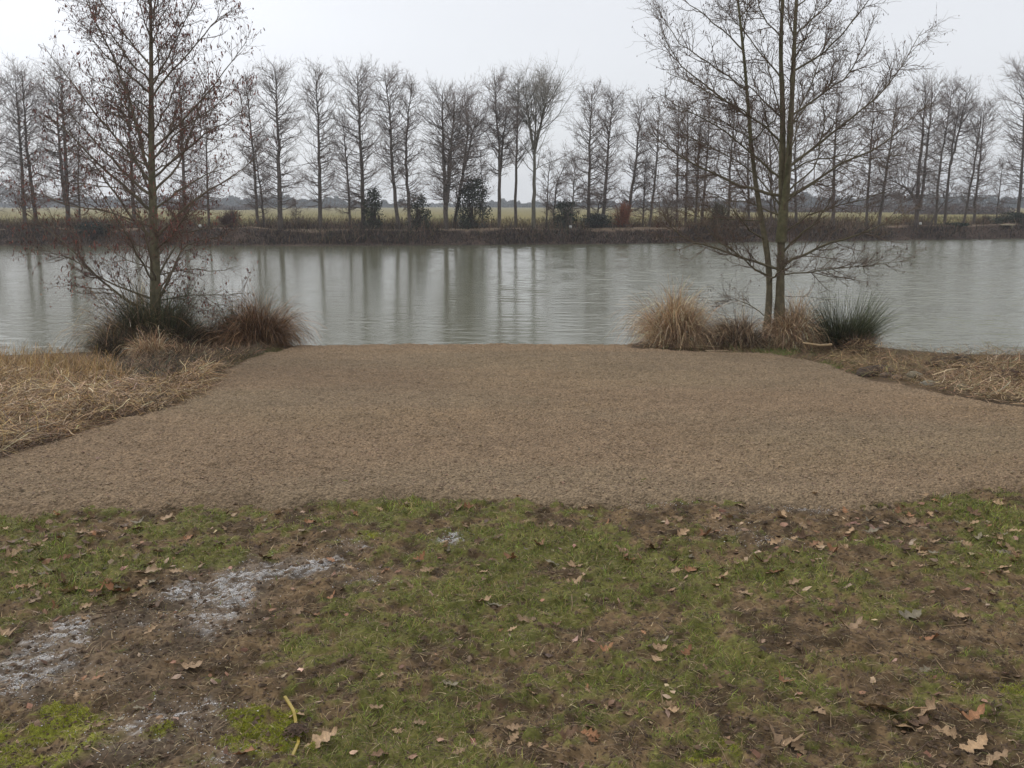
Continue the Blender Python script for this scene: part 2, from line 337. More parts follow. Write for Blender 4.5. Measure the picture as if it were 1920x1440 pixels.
# ---------------------------------------------------------------- gravel pad
pad_px = [(-330,985),(-100,970),(0,963),(60,966),(120,962),(200,960),(330,958),(450,950),(600,942),(700,940),(850,941),(980,939),(1100,944),(1200,951),(1300,945),(1400,947),(1500,950),(1600,956),(1700,946),(1750,930),(1850,921),(1920,918),(2250,905)]
pad = [tuple(G(a, b_)) for a, b_ in pad_px]
pad += [tuple(G(a, b_)) for a, b_ in [(2250,815),(1980,775),(1920,770),(1850,758),(1800,750),(1700,730),(1620,713),(1570,693),(1520,679),(1450,668),(1350,663),(1190,657)]]
pad += [(1.75, 13.9), (1.4, 14.5), (-2.9, 14.5), (-3.2, 13.9)]
pad += [tuple(G(a, b_)) for a, b_ in [(528,659),(480,670),(430,691),(395,716),(370,747),(300,771),(200,796),(100,830),(0,862),(-250,930)]]
pad = np.array(pad)
def sdist(x, y, poly):
    ins = np.zeros(len(x), bool); dm = np.full(len(x), 1e9); n_ = len(poly)
    for i in range(n_):
        a = poly[i]; b_ = poly[(i + 1) % n_]; e = b_ - a; L2 = (e ** 2).sum() + 1e-12
        t = np.clip(((x - a[0]) * e[0] + (y - a[1]) * e[1]) / L2, 0, 1)
        dm = np.minimum(dm, (x - a[0] - t * e[0]) ** 2 + (y - a[1] - t * e[1]) ** 2)
        c = ((a[1] > y) != (b_[1] > y)) & (x < e[0] * (y - a[1]) / (e[1] if abs(e[1]) > 1e-9 else 1e-9) + a[0]); ins ^= c
    return np.where(ins, 1, -1) * np.sqrt(dm)
def gz(x, y, sd):
    h = fbm(x * 1.3, y * 1.3, 101, 3) * .03 + .032 * (fbm(x * .7 + .25 * y, y * 4.5 + .5 * x, 103, 3) - .5) + (fbm(x * 9, y * 9, 105, 2) - .5) * .018 + (vn(x * 22, y * 22, 107) - .5) * .010 + (vn(x * 38, y * 38, 108) - .5) * .013 + (vn(x * 66, y * 66, 109) - .5) * .009
    return zf(x, y) + h - .01 + .035 * np.clip(sd / .12, -1.8, 1)
x, y, f = grid(np.arange(-8.4, 9.6, .0135), np.concatenate([np.arange(4.3, 8.0, .0115), np.arange(8.0, 14.6, .018)]))
f = f[(np.abs(x[f]) < y[f] * .62 + 1.6).all(1)]
sd = sdist(x, y, pad) + .22 * (fbm(x * 4, y * 4, 111, 5) - .5)
keep = (sd[f] > -.25).any(1); f = f[keep]; us = np.unique(f); rm = np.full(len(x), -1); rm[us] = np.arange(len(us)); f = rm[f]
x = x[us]; y = y[us]; sd = sd[us]; z = gz(x, y, sd)
tone = fbm(x * .7, y * 1.4, 121, 4)[:, None]; tn2 = fbm(x * 6, y * 6, 125, 3)[:, None]
c = np.array([.235, .163, .099]) * (.72 + .28 * tone + .32 * tn2)
pk = sst(.45, .7, fbm(x * .45, y * .8, 131, 3))[:, None]; c = c * (1 - pk * np.array([.0, .0, .03])) 
gy = sst(.4, .7, fbm(x * .35 + 5, y * .6, 133, 3))[:, None]; c = c * (1 + gy * np.array([-.07, -.02, .0]))
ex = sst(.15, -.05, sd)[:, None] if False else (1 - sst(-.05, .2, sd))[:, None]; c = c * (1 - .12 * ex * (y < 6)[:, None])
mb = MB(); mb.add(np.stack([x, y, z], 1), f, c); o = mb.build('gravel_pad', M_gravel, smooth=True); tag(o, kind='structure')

def stones(name, x, y, z, r, col, mat, lab):
    nn = len(x); th = rng.uniform(0, 6.28, nn)
    base = np.array([[1,0,0],[.3,.9,.1],[-.8,.6,0],[-.9,-.5,.1],[.2,-1,0],[.1,.1,.75],[-.2,-.05,-.6]])
    fc = np.array([[0,1,5],[1,2,5],[2,3,5],[3,4,5],[4,0,5],[1,0,6],[2,1,6],[3,2,6],[4,3,6],[0,4,6]])
    B = base[None] * (1 + rng.normal(0, .22, (nn, 7, 3))) * r[:, None, None] * np.array([1, .8, .75])
    ca, sa = np.cos(th)[:, None], np.sin(th)[:, None]
    V = np.stack([B[..., 0] * ca - B[..., 1] * sa + x[:, None], B[..., 0] * sa + B[..., 1] * ca + y[:, None], B[..., 2] + z[:, None]], -1)
    F_ = (np.arange(nn)[:, None, None] * 7 + fc[None]).reshape(-1, 3)
    mb = MB(); mb.add(V.reshape(-1, 3), F_, np.repeat(col, 7, 0)); o = mb.build(name, mat); return tag(o, lab, 'gravel' if 'gravel' in name else 'grains', kind='stuff')
NS = 90000
yy = 4.4 + 9 * rng.random(NS) ** 1.7; xx = rng.uniform(-1, 1, NS) * (yy * .60 + .6); s_ = sdist(xx, yy, pad)
k = (s_ > rng.normal(-.02, .11, NS)); xx = xx[k]; yy = yy[k]; s_ = s_[k]
rr = np.clip(np.exp(rng.normal(-5.45, .36, len(xx))), .0025, .013)
cc_ = np.array([.25, .18, .117]) * rng.uniform(.7, 1.4, (len(xx), 1)) * (1 + rng.normal(0, .04, (len(xx), 3)))
stones('gravel_stones', xx, yy, gz(xx, yy, s_) + rr * .45, rr, np.clip(cc_, .02, .6), M_stone, 'loose buff gravel stones strewn over the gravel pad')
# white grains in the bare patches
NS = 60000
bw = B_white; wi = rng.integers(0, len(bw), NS); bwv = np.array(bw)
xx = bwv[wi, 0] + rng.normal(0, .8, NS) * bwv[wi, 2]; yy = bwv[wi, 1] + rng.normal(0, .8, NS) * bwv[wi, 3]
g_m, wm_, _ = lawn_masks(xx, yy); k = (rng.random(NS) < (wm_ * .9 + .04)) & (yy < 5.3) & (yy > .8) & (np.abs(xx) < 5)
xx = xx[k]; yy = yy[k]; rr = rng.uniform(.0012, .0035, len(xx))
stones('white_grains', xx, yy, lawn_z(xx, yy) + .001, rr, np.array([.66, .64, .62]) * rng.uniform(.6, 1.1, (len(xx), 1)), M_stone, 'fine white grains scattered on bare trampled soil')
# soil crumbs
NS = 60000; yy = .9 + 4.5 * rng.random(NS) ** 1.2; xx = rng.uniform(-1, 1, NS) * (yy * .6 + .5)
g_m, wm_, _ = lawn_masks(xx, yy); k = rng.random(NS) > g_m * .8; xx = xx[k]; yy = yy[k]
rr = np.clip(np.exp(rng.normal(-5.3, .5, len(xx))), .002, .016)
stones('soil_crumbs', xx, yy, lawn_z(xx, yy), rr, np.array([.10, .065, .04]) * rng.uniform(.5, 1.5, (len(xx), 1)), M_stone, 'dark soil crumbs scattered between the grass')

# ---------------------------------------------------------------- grass, thatch and moss on the lawn
def blades(n_, x, y, z, ln, wd, el, col, npt=4, droop=.5):
    az = rng.uniform(0, 6.283, n_); d = np.stack([np.cos(az) * np.cos(el), np.sin(az) * np.cos(el), np.sin(el)], -1)
    cur = np.stack([x, y, z], -1); pts = [cur]; dr = droop if np.ndim(droop) else np.full(n_, droop)
    for i in range(npt - 1):
        cur = cur + d * (ln / (npt - 1))[:, None]; pts.append(cur)
        d = nz(d + rng.normal(0, .10, (n_, 3)) - np.array([0, 0, 1.0]) * (dr / (npt - 1))[:, None])
    Wd = wd[:, None] * np.linspace(1, .25, npt)[None]
    return np.stack(pts, 1), Wd
def pal(n_, cols, jit=.18):
    c = np.array(cols)[rng.integers(0, len(cols), n_)]; return np.clip(c * (1 + rng.normal(0, jit, (n_, 1))) * (1 + rng.normal(0, .05, (n_, 3))), .005, .8)
NG = 400000
yy = .95 + 4.5 * rng.random(NG) ** 1.15; xx = rng.uniform(-1, 1, NG) * (yy * .60 + .45)
g_m, wm_, mm_ = lawn_masks(xx, yy); sdg = sdist(xx, yy, pad)
clp = sst(.3, .65, fbm(xx * 22, yy * 22, 301, 2)); k = (rng.random(NG) < g_m * (1 - wm_) * (.25 + .75 * clp) * .9 + .02) & (sdg < rng.normal(-.03, .04, NG)); xx = xx[k]; yy = yy[k]; gm = g_m[k]; nn = len(xx)
lush = np.clip(field(B_green, xx, yy), 0, 1.3)
ln = np.clip(rng.normal(.022, .009, nn) * (.8 + .55 * lush) * (.6 + .8 * clp[k]), .007, .06)
far_k = np.clip(yy / 3, .8, 1.6)
Pt, Wd = blades(nn, xx, yy, lawn_z(xx, yy) - .002, ln, rng.uniform(.0014, .0028, nn) * far_k, rng.uniform(.2, 1.35, nn), None, 4, .9)
cg = 1.25 * pal(nn, [(.14, .20, .025), (.11, .15, .02), (.20, .24, .035), (.19, .18, .04), (.26, .19, .08), (.05, .065, .015), (.12, .16, .025), (.20, .15, .055), (.13, .09, .04), (.16, .15, .04)], .3) * (.7 + .6 * fbm(xx * 5, yy * 5, 303, 3))[:, None]
mb = MB(); ribbons(mb, Pt, Wd, cg); o = mb.build('grass', M_grass); tag(o, 'short patchy green grass growing over the trampled soil', 'grass', kind='stuff')
NT = 170000
yy = .95 + 4.4 * rng.random(NT) ** 1.15; xx = rng.uniform(-1, 1, NT) * (yy * .60 + .45)
g_m, wm_, mm_ = lawn_masks(xx, yy); k = (rng.random(NT) < .75 - .4 * wm_) & (sdist(xx, yy, pad) < 0.02); xx = xx[k]; yy = yy[k]; nn = len(xx)
ln = rng.uniform(.012, .05, nn)
Pt, Wd = blades(nn, xx, yy, lawn_z(xx, yy) + .003, ln, rng.uniform(.0012, .0034, nn), rng.uniform(-.1, .5, nn), None, 3, .5)
mb = MB(); ribbons(mb, Pt, Wd, pal(nn, [(.12, .078, .045), (.19, .13, .075), (.075, .05, .032), (.24, .18, .10), (.06, .04, .028), (.34, .26, .15)], .35)); o = mb.build('dead_thatch', M_straw); tag(o, 'brown dead stalks and bits matted between the grass', 'thatch', kind='stuff')
NM = 90000; bwv = np.array(B_moss); wi = rng.integers(0, len(bwv), NM)
xx = bwv[wi, 0] + rng.normal(0, .7, NM) * bwv[wi, 2]; yy = bwv[wi, 1] + rng.normal(0, .7, NM) * bwv[wi, 3]
_, _, mm_ = lawn_masks(xx, yy); k = (rng.random(NM) < mm_) & (yy > .95) & (yy < 5) & (np.abs(xx) < 5); xx = xx[k]; yy = yy[k]; nn = len(xx)
Pt, Wd = blades(nn, xx, yy, lawn_z(xx, yy) - .001, rng.uniform(.004, .010, nn), rng.uniform(.0012, .0025, nn), rng.uniform(.2, 1.4, nn), None, 3, .4)
mb = MB(); ribbons(mb, Pt, Wd, pal(nn, [(.34, .36, .03), (.25, .28, .03), (.42, .40, .05), (.19, .19, .04)])); o = mb.build('moss', M_grass); tag(o, 'bright yellow green moss cushions at the lawn edge', 'moss', kind='stuff')

# ---------------------------------------------------------------- oak leaves
def leaf_mesh(seed, curl, fold, twist, stalk=True, width=.36, lobes=3.6):
    r = np.random.default_rng(seed); n_ = 34; t = np.linspace(0, 1, n_)
    env = np.sin(np.pi * np.clip(t, 0, 1) ** .75) ** .75 * (.6 + .55 * t) 
    ws = []
    for s in (0, 1):
        ph = r.uniform(-.4, .4); lb = .5 - .5 * np.cos(2 * np.pi * (t * lobes + ph)); ws.append(width * env * (.36 + .64 * lb ** .7) * (1 + .1 * r.normal(size=n_)))
    bend = .25 * r.normal() * (t - .5) ** 2
    zc = curl * (t - .45) ** 2 * (1 + .2 * r.normal()) + .03 * np.sin(t * 9 + r.uniform(0, 6))
    rows = []
    for k, wv in ((0, ws[0]), (1, ws[1])):
        sgn = -1 if k == 0 else 1
        for q in (.5, 1.0):
            rows.append(np.stack([t - .5 + .10 * wv * q, bend + sgn * wv * q, zc + .6 * fold * (wv * q) ** 1.3 * (1 + .7 * np.sin(t * 5 + sgn * 2 + seed)) + .025 * q * np.sin(t * 11 + sgn + seed * 2) + twist * sgn * wv * q * (t - .5)], 1))
    mid = np.stack([t - .5, bend, zc - .012], 1)
    strip = [rows[1], rows[0], mid, rows[2], rows[3]]
    V = np.concatenate(strip); fs = []
    for a in range(4):
        for i in range(n_ - 1): fs.append((a * n_ + i, a * n_ + i + 1, (a + 1) * n_ + i + 1, (a + 1) * n_ + i))
    mb = MB(); col = np.array([.29, .19, .105]); cc = np.tile(col, (len(V), 1)); cc[2 * n_:3 * n_] *= 1.2
    cc *= (1 + .12 * r.normal(size=(len(V), 1))); mb.add(V, np.array(fs), np.clip(cc, .02, .8))
    st = np.array([[mid[0] - np.array([.22, .02, -.03]) * k / 3 for k in range(4)]]); tubes(mb, st[:, ::-1], np.full((1, 4), .012), 4, (.28, .17, .09))
    return mb
leaf_src = []
for sd_, cu, fo, tw in [(1,.3,.25,.2),(2,.9,.3,-.4),(3,.15,.7,.5),(4,1.5,.2,.3),(5,-.5,.5,.2),(6,.5,1.2,-.6),(7,.2,.1,.1),(8,1.0,.9,.6)]:
    o = leaf_mesh(sd_, cu, fo, tw, width=[.36,.33,.4,.3][sd_ % 4], lobes=[3.6,4.2,3.2,3.8][sd_ % 4]).build('oak_leaf', M_leaf, smooth=True); leaf_src.append(o.data); bpy.data.objects.remove(o)
# darker, greyer and redder versions
def recol(me, f_):
    m2 = me.copy(); a = m2.attributes['Col']; v = np.zeros(len(a.data) * 4, np.float32); a.data.foreach_get('color', v); v = v.reshape(-1, 4); v[:, :3] *= f_; a.data.foreach_set('color', v.ravel()); return m2
leaf_kinds = {'tan': leaf_src, 'dark': [recol(m, (.40, .34, .32)) for m in leaf_src[1:6]], 'grey': [recol(m, (.62, .8, .95)) for m in leaf_src[:4]], 'red': [recol(m, (.85, .62, .5)) for m in leaf_src[2:7]]}
def leaf(px, py, lpx, label, kind='tan', var=None, rot=None, tilt=.25, group=None, xy=None, size=None, lift=.008):
    c = G(px, py) if xy is None else xy
    dd = math.sqrt(c[0] ** 2 + c[1] ** 2 + CAMZ ** 2); sz = (lpx * dd / F) * .95 if size is None else size
    ks = leaf_kinds[kind]; me = ks[(rng.integers(0, 99) if var is None else var) % len(ks)]
    o = bpy.data.objects.new('oak_leaf', me); COL.objects.link(o)
    onpad = sdist(np.array([c[0]]), np.array([c[1]]), pad)[0]
    zz = float(lawn_z(np.array([c[0]]), np.array([c[1]]))[0]) if c[1] < 5.5 else float(zf(c[0], c[1]))
    if onpad > 0: zz = max(zz, float(gz(np.array([c[0]]), np.array([c[1]]), np.array([onpad]))[0]))
    o.location = (c[0], c[1], zz + lift); o.scale = (sz, sz, sz)
    o.rotation_euler = (rng.normal(0, tilt), rng.normal(0, tilt), rng.uniform(0, 6.28) if rot is None else rot)
    return tag(o, label, 'leaf', group)
LF = [(600,1405,75,'large pale oak leaf with torn holes right of the yellow strap','tan',6,.5),
(1660,1335,95,'large spotted oak leaf overlapping another at lower right','tan',0,2.6),
(1697,1362,58,'pale oak leaf touching the lower right end of the large spotted leaf','tan',6,-.4),
(1468,1398,62,'curled oak leaf with a bright face and dark shadow under it, bottom right of centre','tan',3,-.6),
(1498,1412,34,'narrow curled oak leaf joined to the tip of the bright curled leaf','tan',5,-1.0),
(1738,1340,52,'pale oak leaf lying on top of a darker one at lower right','tan',7,.1),
(1722,1356,45,'darker oak leaf partly under the pale one at lower right','dark',0,.4),
(1820,1350,50,'flat reddish oak leaf at the right, lower of two level leaves','red',1,.1),
(1775,1372,48,'slender tan oak leaf pointing down right near the bottom right','tan',2,-.5),
(1828,1405,55,'curled tan oak leaf with raised lobes in the bottom right corner','tan',1,.2),
(1742,1203,40,'bright orange brown curled oak leaf standing over a dark hollow','red',3,.2),
(1595,1180,46,'raised tan oak leaf on bare soil right of centre','tan',3,.1),
(1468,1283,34,'single orange tan oak leaf lying in green grass','red',1,-.8),
(1530,1340,38,'tan oak leaf beside a pale upright twig at lower right','tan',4,-.9),
(964,1368,36,'upper of two pale oak leaves end to end at bottom centre','tan',0,.2),
(963,1388,34,'lower of two pale oak leaves end to end at bottom centre','tan',6,.9),
(915,1396,30,'pale crumpled oak leaf left of the end to end pair','tan',5,.7),
(1062,1385,42,'dull broad oak leaf in the grass at bottom centre','dark',2,.2),
(1110,1388,44,'orange brown folded oak leaf right of the dull broad leaf','red',2,-.1),
(720,1425,52,'dark red brown upright curled oak leaf on the bottom edge','dark',3,.3),
(555,1352,34,'small oak leaf lying across the yellow strap','tan',4,.0),
(462,1428,44,'orange brown oak leaf left of the yellow strap at the bottom edge','red',0,.2),
(178,1277,36,'reddish curled oak leaf on the bare soil at lower left','red',4,.3),
(360,1258,40,'tan oak leaf curled on dark soil below the white grains','tan',1,.4),
(283,1196,30,'small orange tan oak leaf left of the main white patch','tan',2,.4),
(18,1197,44,'pale flat oak leaf at the left edge above the white grains','tan',3,.0),
(278,1080,50,'long tan oak leaf on the border of turf and bare ground','tan',2,.1),
(220,1108,50,'brown arched oak leaf on the edge of the bare ground at left','red',3,.3),
(330,1075,26,'flat tan oak leaf just above the white patch','tan',0,.1),
(135,1110,40,'broad oak leaf among others in the turf at left','tan',7,.8),
(620,1122,24,'brown oak leaf right of the main white patch','red',1,.4),
(555,1152,36,'pale long oak leaf in the group right of the main white patch','tan',0,.6),
(590,1148,28,'orange oak leaf ending the group right of the main white patch','red',5,-.2),
(808,1003,24,'small tan oak leaf on green turf just before the white spot','tan',4,.1),
(975,937,22,'small pinkish oak leaf at the border of the gravel, centre','red',0,.2),
(1528,941,20,'pale upright oak leaf at the gravel border, right of centre','tan',5,1.1),
(1072,1095,38,'ring shaped curled oak leaf on the grass at centre','tan',3,.2),
(905,1138,36,'tan half of a broken leaf left of a grey one, centre','tan',7,.1),
(925,1140,34,'grey weathered leaf touching the tan broken one, centre','grey',0,-.3),
(985,1167,42,'wide pale oak leaf with upturned ends at centre','tan',1,.1),
(960,1183,22,'small yellowish oak leaf below the wide pale one','tan',6,.2),
(1295,1070,38,'raised orange oak leaf at the right of a leaf row','red',3,.5),
(1262,1074,40,'long tan oak leaf joined to the raised orange one','tan',2,-.1),
(1355,1085,30,'tan oak leaf on bright grass right of the raised orange one','tan',1,.2),
(1456,1078,30,'small cupped orange leaf in grass right of centre','red',3,.1),
(1432,1058,34,'dark cupped leaf in the grass, right of centre','dark',2,.1),
(1485,1097,36,'thin tan oak leaf seen edge on in bright grass','tan',2,.0),
(1400,1115,44,'pale arched oak leaf with long stalk right of centre','tan',4,-.6),
(1802,1155,34,'pale pointed oak leaf above a thin lying stick at right','tan',5,-.2),
(1705,1160,46,'flat buff oak leaf sunk in the grass at right','grey',1,.2),
(1732,1263,34,'crumpled pale grey leaf on soil at lower right','grey',2,.4),
(1133,1230,32,'smooth pinkish leaf on the grass, right of centre','red',6,.2),
(1235,1228,32,'tan oak leaf with dark edge right of the smooth pinkish leaf','tan',1,.1),
(1242,1218,24,'pale grey round leaf on grass near centre right','grey',3,.2),
(1285,1236,30,'orange oak leaf in a small cluster right of the pale grey leaf','red',1,.5),
(1228,1250,34,'bright oak leaf leaning in the small cluster, lower','tan',5,.9),
(710,1275,36,'buff oak leaf lying in dark mulch, left of centre','tan',2,.2),
(843,1290,34,'wide buff oak leaf on green grass, lower centre','grey',1,.1),
(1345,1100,30,'tan oak leaf half hidden in grass beside the leaf row','tan',0,.7),
(750,1372,34,'tan oak leaf at bottom left of centre in thick grass','tan',4,-.4),
(705,1330,30,'curled tan oak leaf above the thick grass, bottom left of centre','tan',1,.1),
(860,1430,28,'yellowish oak leaf on the bottom edge at centre','tan',0,.3),
(1160,1325,36,'brown oak leaf lying in soil at bottom centre right','dark',1,.2),
(1185,1350,36,'orange oak leaf below the brown one at bottom centre right','tan',2,.5),
(1255,1345,34,'crumpled pale oak leaf cluster end at bottom centre right','tan',7,-.3),
(1860,1435,60,'row of pale oak leaf lobes cut by the bottom edge at right','tan',0,-.1),
(1700,985,34,'tan oak leaf on dark mulch by the gravel at right','tan',1,.2)]
for px, py, lp, lab, kd, va, ro in LF: leaf(px, py, lp, lab, kd, va, ro, .22)
# the many look-alikes, region by region
REG = [(0,970,300,1140,62,'dry oak leaf in the leafy turf at the far left, one of many','oak leaves in the turf at the left'),
(300,955,640,1060,22,'small dry oak leaf in the grass strip above the white patch','oak leaves above the white patch'),
(640,945,1240,1080,30,'small dry oak leaf in the bright grass just before the gravel, centre','oak leaves in the grass before the gravel'),
(1240,950,1700,1075,34,'small dry oak leaf on the brown mulch before the gravel, right','oak leaves on the mulch before the gravel'),
(1680,930,1920,1090,44,'dry oak leaf in the leafy green turf at the far right','oak leaves in the turf at the right'),
(0,1140,640,1420,16,'small dry leaf scrap on the bare white speckled soil, lower left','leaf scraps on the bare soil'),
(640,1090,1300,1430,32,'small dry leaf scrap in the middle of the lawn','leaf scraps in the middle of the lawn'),
(1300,1100,1920,1430,24,'small dry leaf scrap in the lower right lawn','leaf scraps in the lower right lawn')]
nl = len(LF)
KW = {'tan': 'tan', 'red': 'reddish', 'dark': 'dark brown', 'grey': 'greyish'}; FORM = ['gently bowed', 'cupped', 'slightly wavy', 'strongly curled', 'arched', 'open', 'flat', 'crooked']
for x0, y0, x1, y1, cnt, lab, gp in REG:
    for i in range(min(cnt, 300 - nl)):
        px = rng.uniform(x0, x1); py = rng.uniform(y0, y1)
        scrap = 'scrap' in lab; kd = str(rng.choice(['tan', 'tan', 'red', 'dark', 'grey', 'tan'])); va = int(rng.integers(0, 8)); off = {'tan': 0, 'dark': 1, 'grey': 0, 'red': 2}[kd]; nk = len(leaf_kinds[kd])
        where = lab.split('leaf scrap ')[-1] if scrap else lab.split('oak leaf ')[-1]
        l2 = (KW[kd] + ' ' + FORM[(va % nk) + off] + (' leaf scrap ' if scrap else ' oak leaf ') + where.replace(', one of many', ''))
        leaf(px, py, 0, l2, kd, va, None, .3, gp + ', ' + KW[kd] + ' ' + FORM[(va % nk) + off], size=rng.uniform(.025, .05) if scrap else rng.uniform(.045, .09)); nl += 1

NF = 2600; yy = 1.0 + 4.2 * rng.random(NF) ** 1.1; xx = rng.uniform(-1, 1, NF) * (yy * .60 + .3)
lw = np.clip(field(blobs([(100,1060,220,70,1),(1750,1000,260,60,1),(1450,1010,250,50,.7),(300,1020,250,40,.5)]), xx, yy), 0, 1); k = (rng.random(NF) < .35 + .65 * lw) & (sdist(xx, yy, pad) < .05); xx = xx[k]; yy = yy[k]; NF = len(xx)
a = rng.uniform(0, 6.28, NF); sz = rng.uniform(.006, .018, NF) * (1 + .5 * lw[k]); tl = rng.normal(0, .35, (NF, 2)); zz = lawn_z(xx, yy) + .006
sh = np.array([[-1, -.3, .1], [-.35, -.75, .0], [.4, -.45, .25], [1.1, -.1, .0], [.45, .6, .15], [-.3, .45, -.05]]); S_ = sh[None] * (1 + rng.normal(0, .25, (NF, 6, 3))) * sz[:, None, None]
vx = S_[..., 0] * np.cos(a)[:, None] - S_[..., 1] * np.sin(a)[:, None]; vy = S_[..., 0] * np.sin(a)[:, None] + S_[..., 1] * np.cos(a)[:, None]; vz = S_[..., 2] + vx * tl[:, :1] + vy * tl[:, 1:]
V = np.stack([vx + xx[:, None], vy + yy[:, None], vz + zz[:, None]], -1).reshape(-1, 3); b0_ = np.arange(NF)[:, None] * 6
mb = MB(); mb.add(V, np.concatenate([b0_ + np.array([[0, 1, 2, 5]]), b0_ + np.array([[5, 2, 3, 4]])]), np.repeat(pal(NF, [(.30, .19, .12), (.20, .115, .07), (.11, .07, .045), (.38, .27, .18), (.26, .13, .075)], .25), 6, 0)); o = mb.build('leaf_litter', M_leaf); tag(o, 'crumbled bits of dead leaves sprinkled through the lawn', 'leaf litter', kind='stuff')

# ---------------------------------------------------------------- twigs, stalks, strap
M_tw = M_twig
def rod(name, pts, r0, r1, col, mat, sides=6, n_=12):
    mb = MB(); q = resample(pts, n_)[None]; tubes(mb, q, np.linspace(r0, r1, n_)[None], sides, col); return mb.build(name, mat, smooth=True)
def gl_(px, py, up=.006):
    c = G(px, py); return np.array([c[0], c[1], float(lawn_z(np.array([c[0]]), np.array([c[1]]))[0]) + up])
TW = [([(1860-90,1170),(1810,1172),(1845,1171)],'thin lying brown stick at the right, below the pale pointed leaf'),
([(1880,1172),(1900,1176),(1918,1178)],'short pale stick at the right frame edge'),
([(1497,1262),(1515,1278),(1534,1298)],'thin straight pale stalk leaning in dark grass'),
([(1324,1376),(1350,1405),(1366,1438)],'curved pale stalk at the bottom right of centre'),
([(1753,1235),(1772,1258),(1790,1268)],'forked looking thin stalk on soil at right'),
([(1900,1248),(1912,1262)],'short thin stalk at the right edge above the moss'),
([(1557,1322),(1557,1345),(1558,1365)],'short upright pale stalk between two leaves, bottom right'),
([(1400,1395),(1415,1407),(1425,1415)],'short dark twig near the bottom right curled leaf'),
([(1700,1435),(1745,1390),(1768,1395)],'bent thin twig at the bottom right'),
([(957,1048),(975,1052),(992,1056)],'pale straw stem in bright grass at centre'),
([(1072,1122),(1073,1140),(1071,1150)],'upright reddish stalk at centre'),
([(855,1290),(890,1305),(930,1325)],'long thin green stalk lying in grass, lower centre'),
([(780,1345),(778,1360),(774,1375)],'thin leaning stalk, bottom left of centre'),
([(1240,1310),(1242,1328),(1250,1335)],'thin curled stalk, bottom right of centre'),
([(155,1160),(230,1143),(255,1138)],'long dark twig lying on the bare soil at left'),
([(172,1168),(190,1163),(242,1150)],'second dark twig below the long one at left'),
([(1480,1108),(1495,1120),(1508,1130)],'short stalk in the grass right of centre'),
([(480,1160),(500,1150),(520,1148)],'slender brown twig right of the white patch'),
([(1270,1195),(1288,1203),(1300,1206)],'pale splinter on bare soil right of centre'),
([(1580,1440),(1590,1425),(1600,1415)],'thin twig sticking up at the bottom edge, right'),
([(1010,1400),(1030,1412),(1050,1425)],'thin straw stem at the bottom edge, centre')]
for pts, lab in TW:
    q = [gl_(*p) for p in pts]; o = rod('twig', q, .0026, .0014, (.24, .17, .10) if 'pale' in lab or 'straw' in lab or 'stalk' in lab else (.09, .06, .04), M_twig); tag(o, lab, 'twig', 'twigs on the lawn')
q = [gl_(535, 1322, .02), gl_(546, 1338, .022), gl_(552, 1352, .020), gl_(556, 1368, .012), gl_(558, 1376, .008)]
st = empty('yellow_strap', (q[2][0], q[2][1], q[2][2] - .01), 'weathered yellow plastic strap half buried in the soil at the bottom', 'strap')
def strap(pts, wd, nm):
    mb = MB(); q2 = resample(pts, 14); T = nz(np.gradient(q2, axis=0)); S = nz(np.cross(T, [0, 0, 1.0])) * wd; U = np.array([0, 0, .0018])
    V = np.stack([q2 - S - U, q2 + S - U, q2 + S * .8 + U, q2 - S * .8 + U], 1).reshape(-1, 3); i = np.arange(13)[:, None] * 4; k = np.arange(4)[None]; k2 = (k + 1) % 4
    f = np.stack([i + k, i + k2, i + 4 + k2, i + 4 + k], -1).reshape(-1, 4); mb.add(V, f, (.33, .24, .04)); mb.add(V[:4], np.array([[3, 2, 1, 0]]), (.33, .24, .04)); mb.add(V[-4:], np.array([[0, 1, 2, 3]]), (.33, .24, .04)); return mb.build(nm, M_plastic, st)
strap(q, .0055, 'upper_length'); strap([gl_(559, 1386, .006), gl_(560, 1398, .012), gl_(558, 1412, .012), gl_(549, 1426, .006)], .005, 'lower_length')
c_ = G(558, 1381); 
mb = MB(); nn = 260; a = rng.uniform(0, 6.28, nn); r_ = np.abs(rng.normal(0, .02, nn))
stones('soil_clod', c_[0] + r_ * np.cos(a), c_[1] + r_ * np.sin(a), lawn_z(np.full(nn, c_[0]), np.full(nn, c_[1])) + .012 - r_ * .3 + .006, rng.uniform(.003, .008, nn), np.array([.08, .05, .033]) * rng.uniform(.6, 1.4, (nn, 1)), M_stone, 'small mound of soil covering the middle of the yellow strap')

